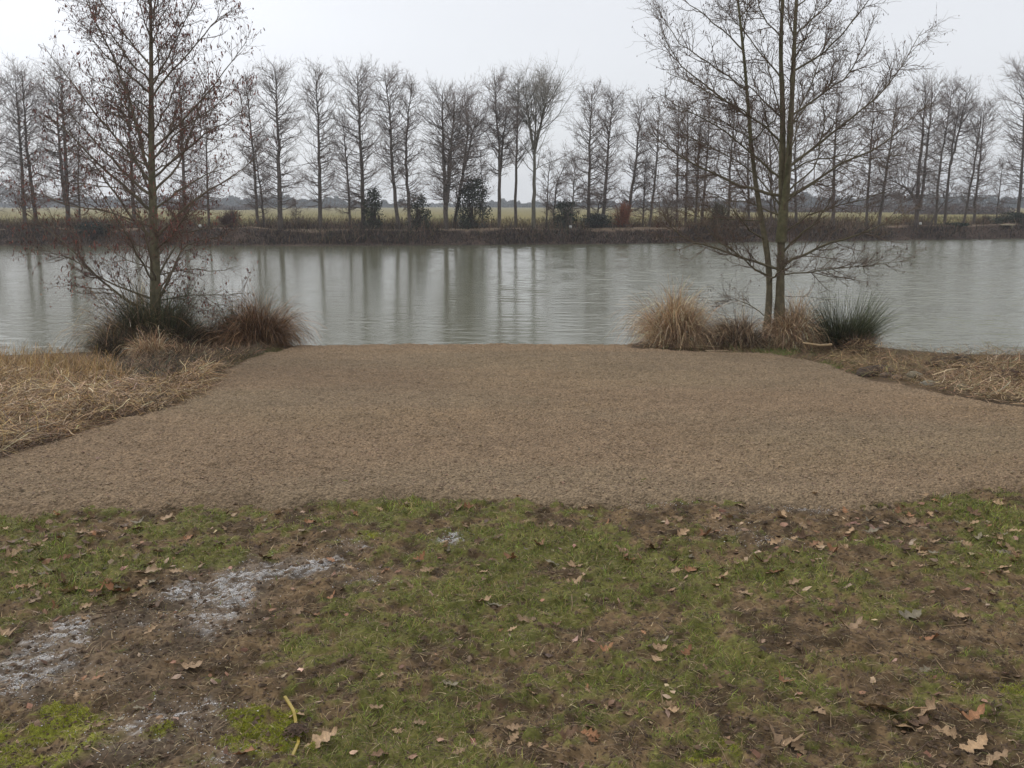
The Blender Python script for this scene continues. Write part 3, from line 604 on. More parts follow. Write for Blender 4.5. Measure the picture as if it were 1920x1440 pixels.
# ---------------------------------------------------------------- reeds, tussocks, straw
STR = [(.56, .40, .24), (.40, .27, .155), (.66, .50, .33), (.24, .15, .085), (.50, .33, .19)]
GOLD = [(.48, .31, .13), (.36, .23, .095), (.54, .37, .17), (.22, .16, .065)]
BRN = [(.17, .105, .065), (.11, .07, .045), (.22, .14, .085), (.07, .045, .03)]
RUSH = [(.075, .095, .042), (.06, .078, .036), (.11, .12, .055), (.14, .13, .065), (.09, .085, .045)]
DRUSH = [(.06, .065, .035), (.08, .075, .04), (.045, .05, .028), (.11, .09, .05), (.14, .10, .06)]
def tuft(name, px, py, wpx, hpx, n_, cols, label, cat, mode='droop', Y=None, wd=.0075, mat=None, skirt=True, parts=None, depth=None, group=None):
    c = G(px, py) if Y is None else np.array([P(px, py, Y)[0], Y])
    dd = math.hypot(c[1], CAMZ); R0 = wpx / 2 * dd / F; H = hpx * dd / F; z0 = float(zf(c[0], c[1])) - .02
    z0 = max(z0, WATER - .05)
    R0 *= .86; root = empty(name, (c[0], c[1], z0), label, cat, group)
    def blade_set(n_, cols, H, lean, droop, wd, rootr, nm, kindpart=None, smooth=False):
        nc = max(8, int(14 + rootr * 60)); ci = rng.integers(0, nc, n_); ca_ = rng.uniform(0, 6.283, nc); cr_ = np.sqrt(rng.random(nc)); chf = rng.uniform(.42, 1.18, nc); cle = rng.uniform(.5, 1.5, nc); cto = rng.uniform(.5, 1.45, nc); caz = rng.normal(0, .8, nc) * (0 if mode == 'rush' else 1)
        a = ca_[ci] + rng.normal(0, .35, n_); rr = rootr * np.clip(cr_[ci] + rng.normal(0, .12, n_), 0, 1.1); dy = (depth or .8)
        x = c[0] + rr * np.cos(a); y = c[1] + rr * np.sin(a) * dy
        lx = (rr / max(rootr, .01)) ** 1.0
        az = a + caz[ci] + rng.normal(0, .4, n_); el = math.pi / 2 - np.abs(rng.normal(0, 1, n_) * .16 + lean * cle[ci] * (.25 + .75 * lx))
        el = np.clip(el, .15, 1.57)
        ln = H * rng.uniform(.5, 1.1, n_) * chf[ci]
        d = np.stack([np.cos(az) * np.cos(el), np.sin(az) * np.cos(el), np.sin(el)], -1); cur = np.stack([x, y, np.maximum(zf(x, y), WATER - .1) - .01], -1)
        pts = [cur]; m_ = 7; dr = droop * rng.uniform(.4, 1.5, n_)
        for i in range(m_ - 1):
            cur = cur + d * (ln / (m_ - 1))[:, None]; pts.append(cur)
            d = nz(d + rng.normal(0, .09, (n_, 3)) - np.array([0, 0, 1.0]) * (dr * (i + 1) / (m_ * 2.2))[:, None])
        Pt = np.stack(pts, 1)
        fl = np.maximum(zf(Pt[..., 0], Pt[..., 1]), WATER) + rng.uniform(.0, .05, n_)[:, None]; Pt[..., 2] = np.maximum(Pt[..., 2], fl)
        W_ = wd * rng.uniform(.6, 1.4, n_)[:, None] * np.linspace(1, .3, m_)[None]
        mb = MB(); ribbons(mb, Pt, W_, np.clip(pal(n_, cols, .25) * cto[ci][:, None], .01, .8)); return mb.build(nm, mat or M_straw, root)
    if mode == 'droop': blade_set(n_, cols, H * 1.35, .6, 2.3, wd, R0 * .62, 'blades'); blade_set(n_ // 4, cols, H * .8, 1.1, 1.6, wd, R0 * .9, 'fallen_blades')
    elif mode == 'rush': blade_set(n_, cols, H * 1.08, .75, .35, wd, R0 * .35, 'stems')
    elif mode == 'shag': blade_set(n_, cols, H * 1.1, .6, 1.2, wd, R0 * .7, 'blades')
    if parts:
        for (nm, k_, cols2, hf, lean, dr, rf) in parts: blade_set(k_, cols2, H * hf, lean, dr, wd, R0 * rf, nm)
    return root
# right of the gravel
tuft('dry_grass_tussock', 1262, 652, 130, 88, 3600, STR, 'large pale straw tussock at the water edge, leftmost on the right hand side', 'grass tussock', 'droop', Y=13.45)
tuft('rush_tussock', 1288, 640, 70, 78, 900, [(.13, .13, .06), (.10, .11, .05), (.2, .16, .08)], 'olive rush tuft standing behind the pale straw tussock', 'rush tussock', 'rush', Y=13.95, wd=.005)
tuft('dry_grass_tussock', 1335, 654, 90, 40, 1500, BRN + STR[:3], 'low straw tussock between the pale tussock and the brown one', 'grass tussock', 'shag', Y=13.5)
tuft('dry_grass_tussock', 1385, 655, 100, 66, 2600, BRN + STR[:3], 'brown shaggy grass tussock left of the double stemmed alder', 'grass tussock', 'droop', Y=13.45)
tuft('dry_grass_tussock', 1483, 655, 110, 82, 3200, STR + BRN[:1], 'straw tussock hanging over the foot of the double stemmed alder', 'grass tussock', 'droop', Y=13.35)
tuft('rush_tussock', 1582, 662, 205, 98, 3400, RUSH, 'big green rush tussock right of the double stemmed alder', 'rush tussock', 'rush', Y=13.35, wd=.0055, parts=[('stems', 500, STR, .5, .9, 1.2, .6)])
tuft('dry_grass_tussock', 1612, 672, 70, 42, 900, BRN, 'small dark brown tuft in front of the green rush tussock', 'grass tussock', 'shag', Y=12.75)
# left of the gravel
tuft('rush_tussock', 300, 668, 200, 122, 4200, DRUSH + RUSH[:2], 'wide dark green rush tussock around the foot of the single alder', 'rush tussock', 'rush', Y=13.05, wd=.006, parts=[('dead_stems', 1300, BRN + DRUSH, .8, .7, 1.2, .9)])
tuft('dry_grass_tussock', 262, 650, 100, 122, 2200, GOLD + STR + BRN, 'golden shaggy grass leaning on the left of the single alder trunk', 'grass tussock', 'droop', Y=13.1)
tuft('rush_tussock', 395, 662, 110, 70, 2200, DRUSH + BRN, 'low dark rush clump between the alder and the russet tussock', 'rush tussock', 'rush', Y=13.35, wd=.005)
tuft('rush_tussock', 445, 660, 80, 98, 1500, [(.07, .08, .035), (.10, .10, .045), (.055, .065, .03)], 'tall olive rush tuft left of the russet tussock', 'rush tussock', 'rush', Y=13.5, wd=.005)
tuft('dry_grass_tussock', 487, 657, 100, 90, 3600, [(.30, .17, .085), (.22, .12, .06), (.38, .23, .12), (.14, .08, .045)], 'tall russet grass tussock at the left corner of the gravel', 'grass tussock', 'droop', Y=13.35)
tuft('dry_grass_tussock', 215, 712, 70, 60, 1200, BRN + DRUSH, 'dark brown tuft with broken stubs at the water edge, left', 'grass tussock', 'shag', Y=12.3)
tuft('rush_tussock', 190, 690, 90, 50, 380, [(.10, .12, .07), (.14, .14, .08)], 'sparse green rush leaning left over the water', 'rush tussock', 'rush', Y=12.9, wd=.005)
tuft('dry_grass_tussock', 250, 700, 110, 60, 1700, DRUSH + BRN, 'low dark grass clump below the golden shaggy grass', 'grass tussock', 'shag', Y=12.55)
tuft('dry_grass_tussock', 290, 722, 80, 50, 1300, STR, 'small pale straw hump in front of the single alder', 'grass tussock', 'droop', Y=11.9)
tuft('dry_grass_tussock', 350, 706, 110, 34, 1600, BRN + STR[:1], 'low brown grass clump by the gravel edge, left', 'grass tussock', 'shag', Y=12.0)

def in_poly_samples(pts_px, n_):
    poly = np.array([G(*p) for p in pts_px]); lo = poly.min(0); hi = poly.max(0); xs_, ys_ = [], []
    while sum(map(len, xs_)) < n_:
        x = rng.uniform(lo[0], hi[0], n_); y = rng.uniform(lo[1], hi[1], n_); s = sdist(x, y, poly); k = s > -.08 * rng.random(n_); xs_.append(x[k]); ys_.append(y[k])
    return np.concatenate(xs_)[:n_], np.concatenate(ys_)[:n_]
def mat_(name, pts_px, n_, cols, label, cat, L0=(.12, .4), el=(-.1, .6), h=.10, wd=.006, droop=.9, lump=2.0, seed=5):
    x, y = in_poly_samples(pts_px, n_); hh = h * fbm(x * lump, y * lump, seed, 3) * 1.6; base = zf(x, y)
    z = base + hh * rng.random(n_); ln = rng.uniform(*L0, n_)
    az = rng.uniform(0, 6.283, n_) * .6 + fbm(x * 1.2, y * 1.2, seed + 9, 2) * 9
    e = rng.uniform(*el, n_); d = np.stack([np.cos(az) * np.cos(e), np.sin(az) * np.cos(e), np.sin(e)], -1)
    cur = np.stack([x, y, z], -1); pts = [cur]; m_ = 6
    for i in range(m_ - 1):
        cur = cur + d * (ln / (m_ - 1))[:, None]; pts.append(cur); d = nz(d + rng.normal(0, .2, (n_, 3)) - np.array([0, 0, 1.0]) * (droop * rng.uniform(.2, 1.5, n_) / m_)[:, None])
    Pt = np.stack(pts, 1); Pt[..., 2] = np.maximum(Pt[..., 2], np.maximum(zf(Pt[..., 0], Pt[..., 1]), WATER) + .004)
    W_ = wd * np.clip(rng.normal(1, .4, n_), .4, 2.4)[:, None] * np.linspace(1, .4, m_)[None]
    tone = (.65 + .7 * fbm(x * 3, y * 3, seed + 3, 3))[:, None]
    mb = MB(); ribbons(mb, Pt, W_, np.clip(pal(n_, cols, .25) * tone, .01, .8)); o = mb.build(name, M_straw); return tag(o, label, cat, kind='stuff')
left_back = [(-260,690),(0,683),(100,684),(190,700),(240,720),(200,738),(100,742),(0,750),(-260,770)]
left_front = [(-260,740),(0,725),(150,722),(260,735),(330,722),(400,702),(372,745),(300,770),(200,795),(100,828),(0,858),(-250,925)]
mat_('dry_grass', left_back, 9000, GOLD + STR[:2], 'upright golden dry grass along the left water edge', 'dry grass', (.12, .34), (.5, 1.5), .06, .005, .9)
mat_('flattened_straw', left_front, 22000, STR + GOLD + BRN, 'flattened pale straw and reed litter on the left bank', 'straw', (.10, .38), (-.1, .55), .18, .0055, .9)
mat_('dark_litter', [(150,712),(180,690),(300,672),(420,664),(520,652),(475,672),(425,694),(388,714),(330,732),(240,745)], 9500, BRN + DRUSH + STR[3:], 'tangled dark dead grass between the tussocks and the straw at left', 'plant litter', (.08, .26), (-.1, .8), .08, .006, .8, seed=45)
mat_('brown_litter', [(-250,800),(0,775),(120,775),(230,775),(200,797),(100,830),(0,862),(-250,930)], 4200, BRN + [(.2, .09, .05)], 'dark brown litter between the straw and the gravel at left', 'plant litter', (.06, .2), (-.1, .4), .08, .007, .5, seed=15)
mat_('bank_grass', [(400,700),(440,668),(520,655),(528,660),(480,671),(432,692)], 2600, [(.10, .12, .03), (.13, .12, .04), (.16, .12, .06)], 'short mossy green grass along the gravel corner, left', 'grass', (.03, .09), (.2, 1.3), .03, .004, .5)
mat_('bank_grass', [(1190,655),(1240,648),(1540,655),(1620,690),(1640,712),(1560,692),(1500,676),(1350,664)], 4200, [(.20, .12, .07), (.14, .085, .05), (.26, .17, .09), (.10, .12, .03)], 'russet litter at the foot of the right hand tussocks', 'plant litter', (.04, .14), (-.1, .8), .05, .005, .6)
mat_('moss_strip', [(1410,660),(1470,652),(1500,660),(1480,668),(1430,668)], 1600, [(.12, .17, .03), (.15, .19, .04)], 'green moss strip in front of the double stemmed alder', 'moss', (.02, .06), (.2, 1.3), .02, .004, .5)
mat_('moss_strip', [(1530,688),(1550,680),(1580,688),(1565,696)], 900, [(.12, .18, .03), (.16, .2, .04)], 'small green moss patch where the gravel meets the right bank', 'moss', (.02, .06), (.2, 1.3), .02, .004, .5)
right_mat = [(1540,680),(1600,665),(1660,664),(1720,672),(1770,682),(1850,674),(1920,672),(2250,680),(2250,815),(1980,775),(1920,766),(1850,752),(1800,744),(1700,724),(1620,708)]
mat_('flattened_straw', right_mat, 17000, [(.26, .16, .08), (.20, .14, .065), (.36, .24, .13), (.12, .075, .045), (.22, .18, .08)], 'matted brown and olive grass lying on the right bank', 'straw', (.08, .3), (-.1, .5), .18, .005, .7, seed=25)
mat_('reed_litter', [(1740,735),(1790,700),(1850,690),(1990,690),(2050,780),(1920,764),(1830,750)], 1500, STR + [(.5, .36, .22)], 'pale broken reed stems heaped at the right bank', 'straw', (.08, .28), (-.1, .6), .14, .009, .3, seed=35)
# stones and clods on the right bank edge
def rock(px, py, r, col, label, name='rock', cat='stone', seed=0, sq=.6):
    c = G(px, py); r2 = np.random.default_rng(seed); import bmesh
    bm_ = bmesh.new(); bmesh.ops.create_icosphere(bm_, subdivisions=3, radius=1)
    V = np.array([v.co[:] for v in bm_.verts]); Fc = np.array([[v.index for v in f.verts] for f in bm_.faces]); bm_.free()
    k = 1 + (.8 if name != 'rock' else .45) * (fbm(V[:, 0] * 1.7 + seed, V[:, 1] * 1.7 + V[:, 2], seed, 3) - .5) + .3 * (fbm(V[:, 0] * 5 + V[:, 2] * 3, V[:, 1] * 5, seed + 4, 2) - .5)
    V = V * k[:, None] * np.array([r, r * r2.uniform(.6, .9), r * sq]); mb = MB(); mb.add(V, Fc, col); o = mb.build(name, M_stone, smooth=True)
    o.location = (c[0], c[1], float(zf(c[0], c[1])) + r * sq * .35); return tag(o, label, cat)
rock(1661, 707, .07, (.16, .12, .10), 'rounded brown stone at the gravel edge, leftmost on the right bank', seed=1)
rock(1681, 711, .06, (.26, .19, .13), 'small tan stone between the brown stone and the pale rubble', seed=2)
rock(1712, 712, .11, (.24, .21, .15), 'pale flat stone at the gravel edge on the right bank', seed=3)
rock(1740, 722, .09, (.27, .25, .20), 'low pale stone right of the flat one', seed=4, sq=.4)
rock(1775, 713, .08, (.30, .19, .13), 'pinkish stone among the reed litter', seed=5)
rock(1800, 730, .07, (.25, .22, .14), 'small buff stone nearest the reed litter', seed=6)
rock(1640, 704, .22, (.05, .034, .024), 'black wet clod of earth overhung by matted grass', 'earth_clod', 'clod', seed=7, sq=.35)
rock(1765, 687, .17, (.05, .036, .027), 'left one of two dark mud lumps at the water line', 'earth_clod', 'clod', seed=8, sq=.5)
rock(1797, 686, .20, (.05, .036, .027), 'right one of two dark mud lumps at the water line', 'earth_clod', 'clod', seed=9, sq=.5)
rock(1905, 712, .18, (.045, .022, .016), 'dark hollow clod at the right frame edge', 'earth_clod', 'clod', seed=10, sq=.4)
def stub(pts, r, label, col=(.5, .34, .22)):
    o = rod('broken_reed', pts, r, r * .8, col, M_straw, 6, 6); tag(o, label, 'reed', 'broken reeds on the banks')
stub([P(201, 684, 11.9), P(208, 664, 11.9)], .018, 'pale upright broken reed stub in the dark brown tuft', (.42, .25, .14))
stub([P(218, 702, 11.9), P(222, 688, 11.9)], .018, 'short pale reed stub below the upright one', (.42, .25, .14))
stub([P(218, 685, 11.85), P(233, 681, 11.85)], .016, 'level reed stub right of the upright one', (.38, .22, .12))
stub([P(1322, 659, 12.9), P(1350, 658.5, 12.9), P(1380, 661, 12.9)], .02, 'pale peeled stick lying flat at the gravel edge, right', (.62, .46, .30))
stub([P(1560, 646, 12.6), P(1540, 648, 12.6), P(1505, 643, 12.6)], .018, 'bent straw bundle lying in front of the green rush tussock', (.42, .30, .17))
stub([P(1815, 735, 11.3), P(1826, 748, 11.2), P(1830, 756, 11.1)], .016, 'thick pale reed stem pointing down at the reed litter', (.5, .34, .2))

# ---------------------------------------------------------------- near alders
def limb_pts(pl, Y0, dy, n_=12):
    m = len(pl); return resample([P(a, b_, Y0 + dy * (i / (m - 1)) ** 1.2) for i, (a, b_) in enumerate(pl)], n_)
def prune(Pt, Rd, ok): return Pt[ok], Rd[ok]
def near_tree(root, trunks, limbs, Y0, extra, n2, n3, n4, ncat, colb, colt, catcol, L2=.9, L3=.42, L4=.16, catsz=.011):
    for pl, r0, r1, yb in trunks:
        mb = MB(); q = resample([P(a, b_, Y0 + yb * (i / (len(pl) - 1))) for i, (a, b_) in enumerate(pl)], 40)
        rad = (r1 + (r0 - r1) * (1 - np.linspace(0, 1, 40)) ** 1.3) * (1 + .06 * rng.normal(size=40)); rad[:4] *= np.array([1.5, 1.25, 1.1, 1.03])
        q[0, 2] -= .25
        th = vn(q[:, 2] * 3, q[:, 0] * 3, 77)[:, None]; tubes(mb, q[None], rad[None], 12, colb)
        v = mb.v[0]; t = fbm(v[:, 2] * 6, v[:, 0] * 40, 78, 3)[:, None]; mb.c[0] = (np.array(colb) * (.6 + .8 * t) + np.array([.0, .01, -.003]) * (v[:, :1] < q.mean(0)[0])).astype(np.float32)
        mb.build('trunk', M_bark, root, smooth=True)
    mb = MB(); L1 = []; R1 = []
    TQ = np.concatenate([resample([P(a, b_, Y0 + yb * (i / (len(pl) - 1))) for i, (a, b_) in enumerate(pl)], 160) for pl, r0, r1, yb in trunks])
    for pl, r0 in limbs:
        dy = rng.uniform(-.9, .9); q = limb_pts(pl, Y0, dy, 11); ext = q[-1] + nz((q[-1] - q[-3])[None])[0] * .12; q = np.vstack([q, ext])
        j = np.argmin(((TQ[:, [0, 2]] - q[0, [0, 2]]) ** 2).sum(1) + (TQ[:, 1] - q[0, 1]) ** 2 * .1); q[:6] += (TQ[j] - q[0]) * np.linspace(1, 0, 6)[:, None]
        L1.append(q); R1.append(np.linspace(r0 * .85, .0025, 12))
    T = np.stack([resample([P(a, b_, Y0 + yb * (i / (len(pl) - 1))) for i, (a, b_) in enumerate(pl)], 30) for pl, r0, r1, yb in trunks]); TR = np.stack([r1 + (r0 - r1) * (1 - np.linspace(0, 1, 30)) ** 1.3 for pl, r0, r1, yb in trunks])
    # limbs towards and away from the camera that the photograph shows end on
    n_ = extra; idx = rng.integers(0, len(T), n_); t = rng.uniform(.12, .93, n_); o_, tg = at(T, idx, t)
    sg = np.where(rng.random(n_) < .5, -1, 1); az = sg * math.pi / 2 + rng.normal(0, .5, n_); el = rng.uniform(.35, .9, n_)
    d = np.stack([np.cos(az) * np.cos(el), np.sin(az) * np.cos(el), np.sin(el)], -1); ln = rng.uniform(1.2, 2.3, n_) * (1 - .55 * t); cur = o_; pts = [cur]
    for i in range(11): cur = cur + d * (ln / 11)[:, None]; pts.append(cur); d = nz(d + rng.normal(0, .07, (n_, 3)) + np.array([0, 0, .03]))
    E = np.stack(pts, 1); ER = np.linspace(1, .12, 12)[None] * (.007 + .011 * (1 - t))[:, None]
    A1 = np.concatenate([np.stack(L1), E]); A1r = np.concatenate([np.stack(R1), ER])
    A1[:, 1:-1] += rng.normal(0, .008, A1[:, 1:-1].shape)
    tubes(mb, A1, A1r, 6, colb)
    ll = np.linalg.norm(A1[:, -1] - A1[:, 0], axis=1)
    idx = rng.choice(len(A1), n2, p=ll / ll.sum()); t = rng.uniform(.12, .97, n2)
    A2, A2r = grow(A1, A1r, idx, t, rng.uniform(.45, 1.0, n2), L2 * rng.uniform(.4, 1.1, n2) * (1.15 - .75 * t) * np.clip(ll[idx] / 1.8, .45, 1.2), 8, .06, .14, .6, .006, .0012)
    tubes(mb, A2, A2r, 4, colt)
    l2 = np.linalg.norm(A2[:, -1] - A2[:, 0], axis=1)
    idx = rng.choice(len(A2), n3, p=l2 / l2.sum()); t = rng.uniform(.1, 1, n3)
    A3, A3r = grow(A2, A2r, idx, t, rng.uniform(.4, 1.0, n3), L3 * rng.uniform(.3, 1.1, n3), 6, .08, .2, .7, .0027, .0009)
    tubes(mb, A3, A3r, 3, colt)
    idx = rng.integers(0, len(A3), n4); t = rng.uniform(.15, 1, n4)
    A4, A4r = grow(A3, A3r, idx, t, rng.uniform(.4, 1.1, n4), L4 * rng.uniform(.3, 1.1, n4), 4, .05, .2, .8, .0022, .0009)
    tubes(mb, A4, A4r, 3, colt)
    mb.build('crown', M_twig, root, smooth=True)
    if ncat:
        low = np.concatenate([A3[:, -1], A4[:, -1]]); idx = rng.integers(0, len(low), ncat); p = low[idx] + rng.normal(0, .012, (ncat, 3)) + np.array([0, 0, -.012])
        sz = catsz * rng.uniform(.5, 1.3, ncat); ax = nz(np.stack([rng.normal(0, .35, ncat), rng.normal(0, .35, ncat), -np.ones(ncat)], -1)); ln = rng.choice([.9, 1.2, 2.2], ncat)
        Pc = p[:, None, :] + ax[:, None, :] * (np.array([-.9, 0, .9])[None, :, None] * (sz * ln)[:, None, None])
        Rc = sz[:, None] * np.array([.25, .62, .2])[None]
        mb = MB(); tubes(mb, Pc, Rc, 4, pal(ncat, catcol, .25)); mb.build('catkins', M_catkin, root)
BL = (.15, .125, .088); TL = (.155, .112, .088)
LT = empty('alder_tree', (P(290, 640, 13.2)[0], 13.2, float(zf(P(290, 640, 13.2)[0], 13.2))), 'single stemmed bare alder on the left bank, hung with many reddish catkins and cones', 'tree')
trk = [([(293,650),(292,575),(291,500),(289,440),(286,380),(284,300),(283,200),(284,130),(283,60),(282,0),(281,-100),(283,-230)], .084, .006, .1)]
lim = [([(281,508),(243,490),(201,466)],.012),([(288,590),(243,570),(187,525),(139,473),(104,442),(69,414),(45,395)],.026),([(270,560),(194,528),(146,490),(87,469),(60,470)],.018),
([(287,452),(247,409),(219,366),(190,325),(160,290),(140,270)],.026),([(285,428),(216,403),(156,388),(110,380),(60,350)],.018),([(284,400),(219,338),(169,290),(125,244),(85,215)],.028),
([(284,366),(231,322),(188,275),(147,231),(115,190)],.026),([(284,347),(250,300),(206,244),(169,200),(131,150),(106,119),(88,91)],.024),([(283,328),(266,281),(247,203),(225,138),(194,69),(159,0),(145,-40)],.03),
([(283,266),(253,231),(225,175),(200,120)],.017),([(283,175),(237,137),(187,94),(165,60)],.02),([(283,150),(250,122),(200,53),(175,10)],.016),([(283,125),(250,87),(219,44),(187,0),(170,-40)],.017),([(282,72),(266,20),(245,-30)],.013),
([(288,578),(312,528),(333,490),(340,462),(369,452),(410,443)],.026),([(300,565),(365,553),(410,553),(458,550)],.012),([(290,515),(347,504),(417,508),(440,500)],.013),([(288,455),(331,403),(359,375),(406,350),(450,322),(475,300)],.028),
([(285,395),(344,350),(390,325),(437,310)],.022),([(285,362),(322,325),(347,281),(375,203),(385,150)],.022),([(285,335),(328,300),(369,262),(419,231),(450,210)],.020),([(284,280),(312,259),(344,222),(384,181),(422,134),(453,91)],.022),
([(284,250),(312,203),(331,156),(345,110)],.015),([(284,184),(312,140),(359,94),(391,53),(428,22)],.018),([(284,162),(306,125),(337,62),(362,6),(375,-30)],.016),([(283,125),(300,94),(337,50),(360,20)],.012),([(283,90),(300,40),(330,-20)],.012),([(282,40),(265,-20),(250,-60)],.01),([(282,30),(305,-30),(320,-70)],.01),
([(286,400),(250,360),(200,350),(140,345),(90,330)],.014),([(286,470),(330,440),(380,430),(440,420)],.014),([(292,600),(330,575),(380,580),(430,600)],.008),([(290,590),(250,600),(215,590),(190,560)],.008),([(291,570),(320,590),(350,560),(370,520)],.007),([(289,580),(260,560),(240,520),(235,480)],.007),([(292,560),(340,600),(400,570),(450,575)],.007),([(283,230),(240,180),(190,160),(150,130)],.013),([(284,300),(330,250),(400,200),(440,170)],.014)]
near_tree(LT, trk, lim, 13.2, 28, 680, 4100, 6500, 10500, BL, TL, [(.22, .085, .065), (.17, .072, .06), (.25, .125, .09), (.13, .065, .055)], L2=.64, L3=.34, catsz=.0115)
RT = empty('alder_tree', (P(1458, 630, 13.5)[0], 13.5, float(zf(P(1458, 630, 13.5)[0], 13.5))), 'bare alder with several mossy stems on the right bank, standing in straw', 'tree')
trk = [([(1460,640),(1462,573),(1464,497),(1466,406),(1466,330),(1466,271),(1470,217),(1464,135),(1462,68),(1469,0),(1472,-100),(1475,-240)], .072, .014, .15),
([(1466,420),(1471,393),(1477,330),(1480,271),(1484,203),(1489,90),(1493,0),(1500,-100),(1505,-220)], .056, .012, -.15),
([(1436,640),(1438,600),(1444,560),(1446,519),(1435,451),(1421,375),(1410,293),(1403,203),(1394,90),(1383,0),(1375,-90),(1368,-180)], .054, .009, .3)]
lim = [([(1464,505),(1394,483),(1335,465),(1290,451),(1262,430),(1245,406)],.024),([(1440,413),(1380,411),(1313,409),(1268,393)],.013),([(1434,451),(1403,433),(1390,406),(1354,375)],.015),([(1462,405),(1399,379),(1349,370),(1300,345)],.016),
([(1464,366),(1390,350),(1335,325),(1281,298),(1250,275),(1223,253)],.028),([(1464,337),(1412,293),(1358,244),(1290,208),(1245,181)],.02),([(1405,220),(1349,181),(1290,135),(1260,100),(1245,72),(1236,36)],.018),([(1399,165),(1335,122),(1268,77),(1240,27)],.015),
([(1394,92),(1358,58),(1313,23),(1281,0),(1260,-30)],.014),([(1468,220),(1417,176),(1394,149),(1350,120)],.016),([(1464,145),(1426,99),(1394,58),(1350,10)],.015),([(1462,68),(1426,27),(1417,-20),(1390,-70)],.013),([(1466,270),(1430,235),(1380,200),(1310,160),(1262,140)],.018),
([(1464,519),(1525,510),(1588,501),(1640,497),(1697,488)],.014),([(1466,503),(1516,474),(1561,456),(1629,433),(1670,415),(1701,397)],.026),([(1468,482),(1493,447),(1525,420),(1552,388),(1560,360)],.022),([(1475,372),(1530,339),(1575,307),(1642,280),(1688,244),(1720,208)],.026),
([(1480,314),(1534,271),(1584,230),(1638,190),(1688,131),(1724,68)],.024),([(1475,365),(1530,316),(1548,226),(1543,190),(1560,150)],.016),([(1484,219),(1525,190),(1584,149),(1620,86),(1635,40)],.02),([(1487,135),(1539,104),(1575,68),(1629,0),(1650,-30)],.018),([(1490,70),(1520,40),(1560,0),(1590,-40)],.014),
([(1493,20),(1530,-20),(1560,-60)],.012),([(1466,330),(1520,300),(1590,290),(1650,300),(1700,290)],.015),([(1382,0),(1350,-30),(1320,-60)],.01),([(1442,600),(1425,585),(1400,568),(1372,560),(1350,566)],.01),([(1480,560),(1510,555),(1550,560)],.005),
([(1466,440),(1520,400),(1600,380),(1660,360)],.016),([(1460,300),(1440,240),(1425,180),(1400,120)],.012),([(1484,240),(1520,160),(1545,90),(1560,30)],.014),([(1400,260),(1360,230),(1310,215),(1250,200)],.012),([(1470,400),(1440,350),(1380,300),(1300,260),(1240,230)],.014)]
near_tree(RT, trk, lim, 13.5, 28, 860, 6000, 6500, 3600, (.13, .112, .07), (.15, .112, .085), [(.10, .055, .045), (.12, .075, .06)], L2=.72, L3=.34, catsz=.0095)

# ---------------------------------------------------------------- far bank alders
prof = ([.08, .25, .45, .62, .8, .93, 1.0], [.55, .85, 1.0, 1.05, .95, .72, .45])
def far_tree(stems, hw, label, dy=3.0, start=.14, r0=.13, n1=70, dens=1.0, col=(.12, .098, .082), tc=(.24, .19, .165), fan=False, group='bare alders along the far bank', name='alder_tree', cat='tree', up=.075):
    bx, by = stems[0][0]; Y = 55.0
    for _ in range(4): Y = float(far_shore((bx - 960) / F * Y)) + dy
    b0 = P(bx, by, Y); z0 = float(zf(b0[0], Y)); root = empty(name, (b0[0], Y, z0), label, cat, group)
    S = []; SR = []
    for k, st in enumerate(stems):
        q = [P(a, b_, Y + (0 if k == 0 else rng.uniform(-.3, .3))) for a, b_ in st]
        if k == 0: q[0] = np.array([q[0][0], Y, z0 - .1])
        q = resample(q, 16); q[2:-1] += rng.normal(0, .018, q[2:-1].shape); rk = r0 * (.82 if k == 0 else .6)
        S.append(q); SR.append(rk * (1 - np.linspace(0, 1, 16) ** 1.3) + .012)
    S = np.stack(S); SR = np.stack(SR)
    mb = MB(); tubes(mb, S, SR, 7, col); mb.build('trunk', M_bark, root, smooth=True)
    mb = MB(); W = hw * Y / F
    n1 = int(n1 * 1.3 * (1 + .5 * (len(stems) - 1)) * dens); idx = rng.integers(0, len(S), n1)
    t = start + (.965 - start) * (np.arange(n1) + rng.random(n1)) / n1; lenp = W * np.interp(t, *prof) * rng.uniform(.6, 1.15, n1)
    if fan: ang = rng.uniform(.4, 1.1, n1); lenp = lenp * 1.7 * (1.15 - t * .75); up_ = .06
    else: ang = np.interp(t, [0, .5, 1], [1.5, 1.22, .75]) + rng.normal(0, .16, n1); up_ = up
    lenp = lenp * 1.22
    A1, A1r = grow(S, SR, idx, t, ang, lenp, 8, up_, .11, .4, .021, .004); tubes(mb, A1, A1r, 4, col)
    n2 = n1 * 7; ii = rng.integers(0, n1, n2); t2 = rng.uniform(.12, 1, n2)
    A2, A2r = grow(A1, A1r, ii, t2, rng.uniform(.4, 1.0, n2), lenp[ii] * rng.uniform(.2, .6, n2), 5, .05, .13, .6, .007, .0028); tubes(mb, A2, A2r, 3, tc)
    n3 = int(n2 * 3.6); ii = rng.integers(0, n2, n3); t3 = rng.uniform(.1, 1, n3)
    A3, A3r = grow(A2, A2r, ii, t3, rng.uniform(.4, 1.1, n3), rng.uniform(.12, .45, n3) * (1.0 if not fan else 1.3), 4, .04, .18, .8, .0042, .0024); tubes(mb, A3, A3r, 3, tc)
    mb.build('crown', M_twig, root, smooth=True)
    return root
PB = 425
